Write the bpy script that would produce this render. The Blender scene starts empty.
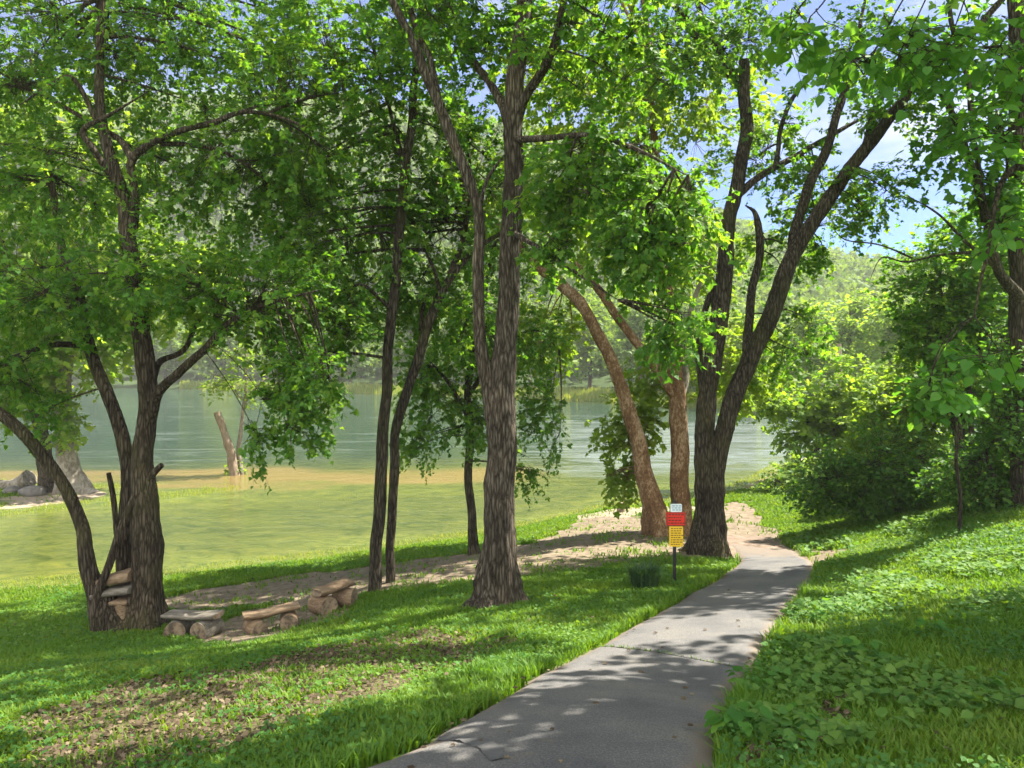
import bpy, math
import numpy as np
from mathutils import Vector

R = math.radians
SC = bpy.context.scene
COL = SC.collection
rng = np.random.default_rng(7)

# ------------------------------------------------------------------ camera, sky, sun, exposure
F, HOR, CX = 720.0, 365.0, 512.0          # focal length in pixels, horizon row, centre column
cam_data = bpy.data.cameras.new('camera')
cam = bpy.data.objects.new('camera', cam_data); COL.objects.link(cam)
cam.location = (0, 0, 0); cam.rotation_euler = (R(90), 0, 0)
cam_data.sensor_width = 36.0; cam_data.lens = 36.0 * F / 1024.0
cam_data.shift_y = -(384.0 - HOR) / 1024.0
cam_data.clip_start = 0.05; cam_data.clip_end = 4000
SC.camera = cam

SUN_EL, SUN_AZ = R(56), R(62)              # azimuth from +Y (ahead) towards +X (right)
sun_dir = Vector((math.sin(SUN_AZ) * math.cos(SUN_EL), math.cos(SUN_AZ) * math.cos(SUN_EL), math.sin(SUN_EL)))
world = bpy.data.worlds.new('World'); SC.world = world; world.use_nodes = True
wt = world.node_tree; wt.nodes.clear()
sky = wt.nodes.new('ShaderNodeTexSky'); sky.sky_type = 'NISHITA'; sky.sun_disc = False
sky.sun_elevation = SUN_EL; sky.sun_rotation = SUN_AZ
sky.air_density = 0.5; sky.dust_density = 0.0; sky.ozone_density = 6.0
tc = wt.nodes.new('ShaderNodeTexCoord'); mp = wt.nodes.new('ShaderNodeMapping')
mp.inputs['Scale'].default_value = (1.2, 1.2, 4.5)
cn = wt.nodes.new('ShaderNodeTexNoise'); cn.inputs['Scale'].default_value = 2.6
cn.inputs['Detail'].default_value = 7; cn.inputs['Roughness'].default_value = 0.6
cr = wt.nodes.new('ShaderNodeValToRGB')
cr.color_ramp.elements[0].position = 0.52; cr.color_ramp.elements[0].color = (0, 0, 0, 1)
cr.color_ramp.elements[1].position = 0.74; cr.color_ramp.elements[1].color = (.8, .8, .8, 1)
cmix = wt.nodes.new('ShaderNodeMixRGB'); cmix.inputs['Color2'].default_value = (3.6, 3.8, 4.2, 1)
bg = wt.nodes.new('ShaderNodeBackground'); bg.inputs['Strength'].default_value = 0.055
wo = wt.nodes.new('ShaderNodeOutputWorld')
L = wt.links.new
L(tc.outputs['Generated'], mp.inputs['Vector']); L(mp.outputs['Vector'], cn.inputs['Vector'])
L(cn.outputs['Fac'], cr.inputs['Fac']); L(cr.outputs['Color'], cmix.inputs['Fac'])
tint = wt.nodes.new('ShaderNodeMixRGB'); tint.blend_type = 'MULTIPLY'; tint.inputs['Fac'].default_value = 1
tint.inputs['Color2'].default_value = (.62, .82, 1.06, 1)
L(sky.outputs['Color'], tint.inputs['Color1']); L(tint.outputs['Color'], cmix.inputs['Color1']); # added unseen bright clouds behind the viewer as fill light, thinning out ahead
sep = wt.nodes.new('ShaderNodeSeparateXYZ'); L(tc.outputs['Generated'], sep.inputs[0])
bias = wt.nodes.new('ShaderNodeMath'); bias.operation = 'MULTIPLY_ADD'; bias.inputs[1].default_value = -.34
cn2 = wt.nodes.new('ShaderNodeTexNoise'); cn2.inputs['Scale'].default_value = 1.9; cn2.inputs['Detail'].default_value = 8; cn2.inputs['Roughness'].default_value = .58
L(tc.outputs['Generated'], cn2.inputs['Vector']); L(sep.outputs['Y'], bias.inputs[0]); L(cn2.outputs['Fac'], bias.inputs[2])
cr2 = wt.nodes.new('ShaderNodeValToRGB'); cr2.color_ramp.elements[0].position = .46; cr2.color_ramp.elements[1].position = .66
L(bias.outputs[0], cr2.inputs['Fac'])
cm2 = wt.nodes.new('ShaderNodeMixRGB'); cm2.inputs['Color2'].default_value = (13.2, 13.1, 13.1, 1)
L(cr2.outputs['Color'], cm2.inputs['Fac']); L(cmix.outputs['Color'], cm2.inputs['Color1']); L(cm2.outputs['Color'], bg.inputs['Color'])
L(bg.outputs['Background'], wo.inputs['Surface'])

sd = bpy.data.lights.new('sun', 'SUN'); sd.energy = 5.0; sd.angle = R(0.5); sd.color = (1.0, 0.94, 0.83)
sun = bpy.data.objects.new('sun', sd); COL.objects.link(sun)
sun.rotation_euler = sun_dir.to_track_quat('Z', 'Y').to_euler(); sun.location = (20, 20, 40)

SC.view_settings.view_transform = 'Standard'; SC.view_settings.look = 'None'
SC.view_settings.exposure = 2.22; SC.view_settings.gamma = 1.0
SC.view_settings.use_curve_mapping = False
SC.render.engine = 'CYCLES'
cy = SC.cycles
cy.use_denoising = True
try: cy.denoiser = 'OPENIMAGEDENOISE'
except Exception: pass
cy.max_bounces = 9; cy.diffuse_bounces = 6; cy.glossy_bounces = 3; cy.transmission_bounces = 6
cy.transparent_max_bounces = 8; cy.volume_bounces = 0
cy.caustics_reflective = False; cy.caustics_refractive = False
cy.sample_clamp_indirect = 6.0

WATER_Z = -5.5

# ------------------------------------------------------------------ numeric helpers
def P(px, py, Y):
    return np.array([(px - CX) / F * Y, Y, -(py - HOR) / F * Y])

def sstep(a, b, x):
    t = np.clip((x - a) / (b - a), 0, 1); return t * t * (3 - 2 * t)

def _hash(i, j, k):
    h = (i * 374761393 + j * 668265263 + k * 2147483647 + 1013) & 0xffffffff
    h = ((h ^ (h >> 13)) * 1274126177) & 0xffffffff
    h = (h ^ (h >> 16)) & 0xffffff
    return h / float(0xffffff)

def vnoise(p, s=1.0):
    p = np.asarray(p, float) * s
    if p.shape[-1] == 2: p = np.concatenate([p, np.zeros(p.shape[:-1] + (1,))], -1)
    i = np.floor(p).astype(np.int64); f = p - i; f = f * f * (3 - 2 * f)
    out = 0
    for dx in (0, 1):
        for dy in (0, 1):
            for dz in (0, 1):
                w = (f[..., 0] if dx else 1 - f[..., 0]) * (f[..., 1] if dy else 1 - f[..., 1]) * (f[..., 2] if dz else 1 - f[..., 2])
                out = out + w * _hash(i[..., 0] + dx, i[..., 1] + dy, i[..., 2] + dz)
    return out

def fbm(p, s=1.0):
    return (vnoise(p, s) + .5 * vnoise(np.asarray(p) + 7.3, 2 * s) + .25 * vnoise(np.asarray(p) + 3.1, 4 * s)) / 1.75

def norm(v):
    return v / np.maximum(np.linalg.norm(v, axis=-1, keepdims=True), 1e-9)

def in_poly(x, y, poly):
    inside = np.zeros(x.shape, bool); n = len(poly)
    for a in range(n):
        x0, y0 = poly[a]; x1, y1 = poly[(a + 1) % n]
        c = ((y0 > y) != (y1 > y)) & (x < (x1 - x0) * (y - y0) / (y1 - y0 + 1e-12) + x0)
        inside ^= c
    return inside

# ------------------------------------------------------------------ mesh builder
class MB:
    def __init__(s):
        s.v = []; s.f = []; s.n = 0
    def add(s, verts, faces, mat=0, rnd=0.5, smooth=False):
        verts = np.asarray(verts, float).reshape(-1, 3); faces = np.asarray(faces, np.int64)
        if len(faces) == 0: return
        m = len(faces)
        s.v.append(verts)
        s.f.append((faces + s.n, np.full(m, mat, np.int32), np.broadcast_to(np.asarray(rnd, np.float32), (m,)).copy(), smooth))
        s.n += len(verts)
    def mesh(s, name, mats):
        me = bpy.data.meshes.new(name)
        if s.v:
            V = np.concatenate(s.v)
            me.vertices.add(len(V)); me.vertices.foreach_set('co', V.astype(np.float32).ravel())
            loops = np.concatenate([f[0].ravel() for f in s.f])
            sizes = np.concatenate([np.full(len(f[0]), f[0].shape[1], np.int64) for f in s.f])
            starts = np.concatenate([[0], np.cumsum(sizes)[:-1]])
            me.loops.add(len(loops)); me.loops.foreach_set('vertex_index', loops.astype(np.int32))
            me.polygons.add(len(sizes)); me.polygons.foreach_set('loop_start', starts.astype(np.int32))
            me.polygons.foreach_set('loop_total', sizes.astype(np.int32))
            me.polygons.foreach_set('material_index', np.concatenate([f[1] for f in s.f]))
            me.polygons.foreach_set('use_smooth', np.concatenate([np.full(len(f[0]), f[3], bool) for f in s.f]))
            me.update(calc_edges=True)
            at = me.attributes.new('rnd', 'FLOAT', 'FACE')
            at.data.foreach_set('value', np.concatenate([f[2] for f in s.f]))
            me.validate()
        for m in mats: me.materials.append(m)
        return me
    def build(s, name, mats, parent=None, origin=None):
        mats = mats if isinstance(mats, (list, tuple)) else [mats]
        me = s.mesh(name, mats)
        o = bpy.data.objects.new(name, me); COL.objects.link(o)
        if parent is not None:
            o.parent = parent
            off = -Vector(parent.matrix_world_loc) if hasattr(parent, 'matrix_world_loc') else -Vector(parent.location)
            me.transform(__import__('mathutils').Matrix.Translation(off))
        elif origin is not None:
            me.transform(__import__('mathutils').Matrix.Translation(-Vector(origin))); o.location = Vector(origin)
        return o

def tag(o, label=None, cat=None, group=None, kind=None):
    if label: o['label'] = label
    if cat: o['category'] = cat
    if group: o['group'] = group
    if kind: o['kind'] = kind
    return o

def thing(name, loc, label, cat, group=None):
    o = bpy.data.objects.new(name, None); COL.objects.link(o)
    o.location = Vector([float(c) for c in loc]); o.empty_display_size = 0.2
    return tag(o, label, cat, group)

def catmull(pts, k):
    pts = np.asarray(pts, float); out = []
    n = len(pts)
    for i in range(n - 1):
        p0 = pts[i - 1] if i > 0 else 2 * pts[0] - pts[1]
        p1, p2 = pts[i], pts[i + 1]
        p3 = pts[i + 2] if i + 2 < n else 2 * pts[-1] - pts[-2]
        t = np.linspace(0, 1, k, endpoint=False)[:, None]
        out.append(.5 * (2 * p1 + (p2 - p0) * t + (2 * p0 - 5 * p1 + 4 * p2 - p3) * t * t + (3 * p1 - p0 - 3 * p2 + p3) * t ** 3))
    out.append(pts[-1:]); return np.concatenate(out)

def tube(mb, pts, rad, seg=14, lump=.10, mat=0, rnd=.5, cap=True, flare=0, lobes=5, seed=0):
    """a bark tube with lumps; flare > 0 spreads the lowest ring into root lobes"""
    pts = np.asarray(pts, float); rad = np.asarray(rad, float); n = len(pts)
    tan = norm(np.gradient(pts, axis=0))
    ref = np.array([0., 1, 0]) if abs(tan[0][1]) < .8 else np.array([1., 0, 0])
    a = np.cross(tan[0], ref); a /= np.linalg.norm(a)
    A = np.zeros((n, 3)); B = np.zeros((n, 3))
    for i in range(n):
        a = a - tan[i] * np.dot(a, tan[i]); a /= np.linalg.norm(a)
        A[i] = a; B[i] = np.cross(tan[i], a)
    fine = seg >= 14 and lump > 0 and n > 30
    if fine: seg = seg * 3
    th = np.linspace(0, 2 * np.pi, seg, endpoint=False)
    cs, sn = np.cos(th)[None, :, None], np.sin(th)[None, :, None]
    d = A[:, None, :] * cs + B[:, None, :] * sn
    r = rad[:, None] * np.ones((1, seg))
    if lump:
        q = pts[:, None, :] + d * rad[:, None, None]
        r = r * (1 + lump * (fbm(q + seed, 2.2) - .5) * 2 + lump * .6 * (vnoise(q * np.array([1, 1, .35]) + seed, 9) - .5) * 2)
    if fine:
        rid = np.abs(vnoise(q * np.array([17, 17, 3.2]) + seed * 3.3) - .5) + .5 * np.abs(vnoise(q * np.array([31, 31, 7]) + seed) - .5)
        r = r * (1 + .16 * (rid - .32)) - 0 * r
        for kn in range(5):                                    # knots and healed branch scars
            ki = int(_hash(np.int64(seed * 7 + kn), np.int64(3), np.int64(kn)) * (n - 8)) + 4; kt = _hash(np.int64(seed + 11), np.int64(kn), np.int64(5)) * 2 * np.pi
            dth = np.abs((th[None, :] - kt + np.pi) % (2 * np.pi) - np.pi) * rad[ki]; dz = np.linalg.norm(pts - pts[ki], axis=1)[:, None]
            dd2 = np.sqrt(dth ** 2 + (dz * .7) ** 2) / (rad[ki] * .42); r = r * (1 + .16 * np.exp(-dd2 ** 2) - .13 * np.exp(-(dd2 * 2.6) ** 2))
    if flare:
        s = np.concatenate([[0], np.cumsum(np.linalg.norm(np.diff(pts, axis=0), axis=1))])
        fl = np.exp(-s / max(rad[0] * 1.5, 1e-3))[:, None]
        r = r * (1 + flare * fl * (.55 + .75 * np.cos(th * lobes + seed)[None, :] * .5 + .35 * np.cos(th * 2 + seed * 2)[None, :]))
    V = pts[:, None, :] + d * r[:, :, None]
    idx = np.arange(n * seg).reshape(n, seg)
    a0 = idx[:-1]; a1 = np.roll(a0, -1, 1); b0 = idx[1:]; b1 = np.roll(b0, -1, 1)
    faces = np.stack([a0, a1, b1, b0], -1).reshape(-1, 4)
    mb.add(V, faces, mat, rnd, smooth=True)
    if cap:
        mb.add(V[-1], np.arange(seg)[None, :], mat, rnd)
        mb.add(V[0], np.arange(seg)[::-1][None, :], mat, rnd)

def twigs(mb, p0, p1, p2, r0, r1, mat=0, k=4, seg=3):
    """many thin curved twigs at once (quadratic curves)"""
    N = len(p0)
    if N == 0: return
    t = np.linspace(0, 1, k)[None, :, None]
    C = (1 - t) ** 2 * p0[:, None] + 2 * t * (1 - t) * p1[:, None] + t * t * p2[:, None]
    ax = norm(p2 - p0); ref = np.where(np.abs(ax[:, 2:3]) < .8, np.array([[0, 0, 1.]]), np.array([[1., 0, 0]]))
    a = norm(np.cross(ax, ref)); b = np.cross(ax, a)
    rr = (np.asarray(r0).reshape(-1, 1) * (1 - t[0, :, 0]) + np.asarray(r1).reshape(-1, 1) * t[0, :, 0])
    th = np.linspace(0, 2 * np.pi, seg, endpoint=False)
    d = a[:, None, :] * np.cos(th)[None, :, None] + b[:, None, :] * np.sin(th)[None, :, None]
    V = C[:, :, None, :] + d[:, None, :, :] * rr[:, :, None, None]
    idx = np.arange(N * k * seg).reshape(N, k, seg)
    a0 = idx[:, :-1]; a1 = np.roll(a0, -1, 2); b0 = idx[:, 1:]; b1 = np.roll(b0, -1, 2)
    mb.add(V, np.stack([a0, a1, b1, b0], -1).reshape(-1, 4), mat, .5, smooth=True)

LEAF_KITE = np.array([[0, 0, 0], [.42, -.5, .06], [1, 0, -.06], [.42, .5, .06]])
LEAF_OVAL = np.array([[0, 0, 0], [.22, -.36, .05], [.6, -.40, .05], [1, 0, -.14], [.6, .40, .05], [.22, .36, .05]])
LEAF_HEART = np.array([[0.04, 0, 0], [-.04, -.2, .04], [.12, -.42, .05], [.42, -.46, .03], [.75, -.24, -.04], [1.05, 0, -.16],
                       [.75, .24, -.04], [.42, .46, .03], [.12, .42, .05], [-.04, .2, .04]])
LEAF_LOBED = np.array([[0, 0, 0], [.10, -.40, .02], [.38, -.30, .05], [.55, -.52, -.02], [.66, -.22, .04], [1, 0, -.10],
                       [.66, .22, .04], [.55, .52, -.02], [.38, .30, .05], [.10, .40, .02]])

def leaves(mb, pos, fwd, up, size, shape, rnd, mat=0, width=1.0):
    """one polygon per leaf: shape is (k,3) along fwd / side / up"""
    N = len(pos)
    if N == 0: return
    fwd = norm(fwd); side = norm(np.cross(up, fwd)); up = np.cross(fwd, side)
    s = np.asarray(size).reshape(-1, 1, 1)
    V = pos[:, None] + s * (shape[None, :, 0:1] * fwd[:, None] + shape[None, :, 1:2] * width * side[:, None] + shape[None, :, 2:3] * up[:, None])
    k = len(shape)
    mb.add(V, np.arange(N * k).reshape(N, k), mat, rnd)

def compound(mb, pos, fwd, up, size, rnd, mat=0):
    """three leaflets to a leaf, the side pair swept back"""
    fwd = norm(fwd); side = norm(np.cross(up, fwd)); up2 = np.cross(fwd, side)
    s = np.asarray(size).reshape(-1, 1)
    j = lambda: rng.normal(0, .22, pos.shape)
    leaves(mb, pos + fwd * s * .15, fwd + j() * .6, up2 + j(), size, LEAF_KITE, rnd, mat, .78)
    leaves(mb, pos + fwd * s * .05, fwd * .45 + side * .8 + j(), up2 + j(), np.asarray(size) * .82, LEAF_KITE, rnd, mat, .75)
    leaves(mb, pos + fwd * s * .05, fwd * .45 - side * .8 + j(), up2 + j(), np.asarray(size) * .82, LEAF_KITE, rnd, mat, .75)

# ------------------------------------------------------------------ terrain
BANK_PX = [-900, 0, 200, 345, 560, 700, 800, 900, 1100, 2200]
BANK_Y = [230, 185, 165, 142, 114, 96, 84, 76, 74, 74]
RIDGE_PX = [-900, -200, 100, 330, 450, 560, 640, 700, 760, 820, 870, 930, 1024, 1200, 2200]
RIDGE_PY = [150, 120, 100, 100, 118, 140, 175, 205, 235, 255, 265, 262, 250, 225, 200]

def far_height(X, Y):
    px = CX + F * X / np.maximum(Y, 1)
    yb = np.interp(px, BANK_PX, BANK_Y)
    d = Y - yb
    bed = WATER_Z - 1.6 * sstep(0, 12, -d)
    land = WATER_Z + .25 * sstep(0, 1, d) + 1.2 * sstep(1, 12, d)
    zr = (HOR - np.interp(px, RIDGE_PX, RIDGE_PY)) / F * 360 - 9
    hill = (zr + 4) * sstep(0, 1, (d - 14) / np.maximum(360 - yb - 14, 1)) * np.where(Y > 360, np.maximum(1 - (Y - 360) / 900, .3), 1)
    return np.where(d < 0, bed, land + np.maximum(hill, 0))

_ctrl_px = [
 (550,768,3.8),(626,690,6),(684,640,8.3),(747,590,12.5),(780,560,17),(755,538,21),(742,515,25.5),
 (0,768,5.2),(250,768,4.5),(0,680,8.3),(250,680,7.3),(130,628,12.8),(195,637,12.2),(270,632,12.2),(335,613,12.8),
 (495,605,11.8),(400,650,9),(376,590,14.3),(388,583,15),(473,555,18.3),(675,581,13.3),(645,588,12.7),(705,554,16.8),
 (660,534,19.5),(560,540,20),(620,510,25.5),
 (1024,768,3.6),(1024,505,16),(900,517,19),(820,517,24),(850,560,14),(920,600,9.5),(1024,600,8.5),(850,650,7.2),(1024,680,5.3),(775,700,6),
 (30,505,28.2),(60,491,31.3),(135,489,32.1),(195,486.5,32.9)]
_shore = [(-150,605),(-60,596),(0,589),(100,582),(200,572),(300,560),(420,544),(520,527),(580,515),(650,504),(700,497),(740,489),(770,474),(805,458),(850,447)]
_ctrl_xyz = [(0,0,-1.62),(-5,-3,-1.9),(5,-3,-.5),(0,-8,-.8),(-12,2,-3.6),(-12,8,-4.7),(-20,8,-5.2),(-28,14,-5.5),(14,10,-1.7),(25,20,-2.4),(20,30,-3.9),(27,45,-4.6),(28,5,0),(-28,0,-4.6),(28,60,-4.6),
 (-16,22,-5.75),(-13,24,-5.8),(-6,28,-5.75),(0,31,-5.72),(5,34,-5.75),(-23,42,-6.5),(-12,46,-6.8),(0,48,-6.8),(9,48,-6.3),(-28,60,-7.2),(-10,60,-7.2),(6,60,-7.0),(-28,22,-5.8),(-28,31,-5.3),
 (-10.5,35,-5.64),(-6,36,-5.66),(-2,37,-5.68),(3,37,-5.8)]
_c = [P(*c) for c in _ctrl_px]
for px, py in _shore:
    _c.append(P(px, py, -WATER_Z * F / (py - HOR)))
_c += [np.array(c, float) for c in _ctrl_xyz]
_c = np.array(_c)
def _phi(d2): return .5 * d2 * np.log(d2 + 1e-9)
def _fit(c, lam):
    n = len(c); d2 = ((c[:, None, :2] - c[None, :, :2]) ** 2).sum(-1)
    A = np.zeros((n + 3, n + 3)); A[:n, :n] = _phi(d2) + lam * np.eye(n)
    A[:n, n] = 1; A[:n, n + 1:] = c[:, :2]; A[n, :n] = 1; A[n + 1:, :n] = c[:, :2].T
    return np.linalg.solve(A, np.concatenate([c[:, 2], np.zeros(3)]))
_w = _fit(_c, 0.6)
def ground(X, Y):
    X = np.asarray(X, float); Y = np.asarray(Y, float); sh = X.shape
    x = X.ravel(); y = Y.ravel(); out = np.empty(x.shape)
    for s in range(0, len(x), 20000):
        xs = np.clip(x[s:s+20000], -28, 28); ys = np.clip(y[s:s+20000], -8, 60)
        d2 = (xs[:, None] - _c[None, :, 0]) ** 2 + (ys[:, None] - _c[None, :, 1]) ** 2
        near = _phi(d2) @ _w[:-3] + _w[-3] + _w[-2] * xs + _w[-1] * ys
        near = np.clip(near, -7.3, 1.5)
        w = sstep(48, 66, y[s:s+20000])
        fx = far_height(x[s:s+20000], y[s:s+20000])
        # the near right bank carries on to the river's bend
        out[s:s+20000] = near * (1 - w) + fx * w
    return out.reshape(sh)

def G(px, py):
    """the ground point seen at a pixel"""
    ys = np.geomspace(2.0, 70, 900)
    x = (px - CX) / F * ys; z = -(py - HOR) / F * ys
    g = ground(x, ys); hit = np.nonzero(z <= g)[0]
    i = hit[0] if len(hit) else len(ys) - 1
    return np.array([x[i], ys[i], g[i]])
def on_ground(x, y): return np.array([x, y, float(ground(np.array([x]), np.array([y]))[0])])
def pix_poly(pts): return [tuple(G(*p)[:2]) for p in pts]

# path outline
PATH_L = [(300,800),(375,768),(445,733),(505,697),(555,668),(600,645),(650,618),(690,595),(722,576),(737,564),(734,553),(722,542),(712,533)]
PATH_R = [(712,800),(718,768),(724,735),(736,706),(752,678),(768,650),(785,622),(800,600),(811,582),(816,569),(802,555),(784,545),(766,536)]
def resample(a, n):
    a = np.array(a); s = np.concatenate([[0], np.cumsum(np.linalg.norm(np.diff(a, axis=0), axis=1))])
    t = np.linspace(0, s[-1], n); return np.stack([np.interp(t, s, a[:, i]) for i in range(a.shape[1])], 1)
_pl = [G(*p) for p in PATH_L]; _pr = [G(*p) for p in PATH_R]
_d = _pl[1] - _pl[3]; _pl = [_pl[0] + np.array([-.5, -1.6, 0]), *_pl]; _pr = [_pr[0] + np.array([-.3, -1.8, 0]), *_pr]
NP = 110
EL = catmull(np.array(_pl), 12); ER = catmull(np.array(_pr), 12)
EL = resample(EL, NP); ER = resample(ER, NP)
EL[:, 0] += (fbm(np.stack([EL[:, 1], EL[:, 0]], 1), 2.3) - .5) * .14
ER[:, 0] += (fbm(np.stack([ER[:, 1] + 31, ER[:, 0]], 1), 2.3) - .5) * .16
PATH_POLY = [tuple(p[:2]) for p in EL] + [tuple(p[:2]) for p in ER[::-1]]

DIRT = [pix_poly([(150,603),(190,591),(300,575),(420,560),(500,551),(548,536),(575,522),(625,514),(650,520),(690,530),(712,512),(742,503),(775,530),(822,566),(742,564),(715,560),(700,560),(640,560),(560,574),(480,582),(390,590),(250,606),(170,612)]),
        pix_poly([(205,640),(238,612),(300,600),(350,592),(360,606),(330,620),(270,642),(225,650)]),
        pix_poly([(700,512),(740,500),(760,512),(790,540),(745,545)]),
        pix_poly([(800,560),(822,548),(850,548),(838,560),(820,568)])]
SAND = [pix_poly([(0, 512), (0, 500), (60, 488), (150, 490), (120, 497), (60, 503)]), pix_poly([(570,522),(585,514),(640,507),(690,503),(705,510),(640,517)]), pix_poly([(150,492),(178,483),(222,482),(205,490)])]
LITTER = [pix_poly([(0,775),(40,715),(120,690),(210,672),(300,655),(360,640),(420,632),(520,635),(515,655),(450,668),(400,690),(330,712),(230,745),(150,775)]),
          pix_poly([(770,768),(800,730),(835,700),(870,690),(850,720),(830,760)]), pix_poly([(900,700),(930,680),(950,695),(925,712)])]
def soft(x, y, polys, amp=.35, s=1.6):
    q = np.stack([x, y], -1)
    k = 0.35 + np.clip(y, 3, 40) * .03
    dx = (fbm(q, s) - .5) * 2 * amp * k * 2; dy = (fbm(q + 40.7, s) - .5) * 2 * amp * k * 2
    m = np.zeros(x.shape, bool)
    for p in polys: m |= in_poly(x + dx, y + dy, p)
    return m

# ------------------------------------------------------------------ materials
MATS = {}
def new_mat(name):
    m = bpy.data.materials.new(name); m.use_nodes = True
    nt = m.node_tree; nt.nodes.clear(); MATS[name] = m
    out = nt.nodes.new('ShaderNodeOutputMaterial')
    return m, nt, out
def ramp(nt, stops):
    r = nt.nodes.new('ShaderNodeValToRGB'); e = r.color_ramp.elements
    e[0].position, e[0].color = stops[0][0], (*stops[0][1], 1)
    e[1].position, e[1].color = stops[-1][0], (*stops[-1][1], 1)
    for p, c in stops[1:-1]:
        x = e.new(p); x.color = (*c, 1)
    return r
def noise(nt, scale, detail=5, rough=.55, scl=None, dist=0):
    t = nt.nodes.new('ShaderNodeTexCoord'); n = nt.nodes.new('ShaderNodeTexNoise')
    n.inputs['Scale'].default_value = scale; n.inputs['Detail'].default_value = detail
    n.inputs['Roughness'].default_value = rough; n.inputs['Distortion'].default_value = dist
    if scl:
        m = nt.nodes.new('ShaderNodeMapping'); m.inputs['Scale'].default_value = scl
        nt.links.new(t.outputs['Object'], m.inputs['Vector']); nt.links.new(m.outputs['Vector'], n.inputs['Vector'])
    else: nt.links.new(t.outputs['Object'], n.inputs['Vector'])
    return n
def bump(nt, h, strength, dist):
    b = nt.nodes.new('ShaderNodeBump'); b.inputs['Strength'].default_value = strength; b.inputs['Distance'].default_value = dist
    nt.links.new(h, b.inputs['Height']); return b

def leaf_mat(name, dark, mid, light, trans=.42, rough=.58, tcol=1.9):
    m, nt, out = new_mat(name); l = nt.links.new
    a = nt.nodes.new('ShaderNodeAttribute'); a.attribute_name = 'rnd'
    r = ramp(nt, [(0, dark), (.5, mid), (1, light)]); l(a.outputs['Fac'], r.inputs['Fac'])
    b = nt.nodes.new('ShaderNodeBsdfPrincipled'); b.inputs['Roughness'].default_value = rough
    b.inputs['Specular IOR Level'].default_value = .2
    l(r.outputs['Color'], b.inputs['Base Color'])
    t = nt.nodes.new('ShaderNodeBsdfTranslucent')
    mul = nt.nodes.new('ShaderNodeMixRGB'); mul.blend_type = 'MULTIPLY'; mul.inputs['Fac'].default_value = 1
    mul.inputs['Color2'].default_value = (tcol * 1.25, tcol * 1.12, tcol * .35, 1)
    l(r.outputs['Color'], mul.inputs['Color1']); l(mul.outputs['Color'], t.inputs['Color'])
    mx = nt.nodes.new('ShaderNodeMixShader'); mx.inputs['Fac'].default_value = trans
    l(b.outputs['BSDF'], mx.inputs[1]); l(t.outputs['BSDF'], mx.inputs[2]); l(mx.outputs['Shader'], out.inputs['Surface'])
    return m
leaf_mat('leaf_boxelder', (.028, .088, .012), (.064, .162, .020), (.160, .255, .036), .52)
leaf_mat('leaf_sycamore', (.065, .130, .014), (.110, .190, .024), (.170, .250, .044), .52)
leaf_mat('leaf_bank', (.070, .145, .020), (.115, .200, .030), (.190, .260, .050), .55)
leaf_mat('leaf_broad', (.036, .115, .018), (.060, .165, .024), (.105, .215, .030), .48)
leaf_mat('leaf_bush', (.026, .085, .016), (.050, .130, .022), (.110, .200, .034), .46)
leaf_mat('leaf_far', (.060, .115, .026), (.095, .165, .034), (.150, .215, .048), .42, .6)
leaf_mat('leaf_hill', (.055, .105, .024), (.090, .155, .032), (.140, .205, .046), .35, .7)
leaf_mat('leaf_iris', (.018, .050, .022), (.028, .070, .028), (.05, .10, .035), .25)
leaf_mat('grass_blade', (.038, .105, .010), (.074, .155, .014), (.145, .200, .026), .42, .6)
leaf_mat('ground_leaf', (.034, .100, .018), (.056, .140, .024), (.105, .190, .032), .38, .6)
leaf_mat('dead_leaf', (.042, .028, .016), (.085, .060, .035), (.165, .128, .082), .15, .7, 1.0)
leaf_mat('reed', (.09, .15, .02), (.14, .19, .03), (.20, .22, .05), .4, .6)

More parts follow.
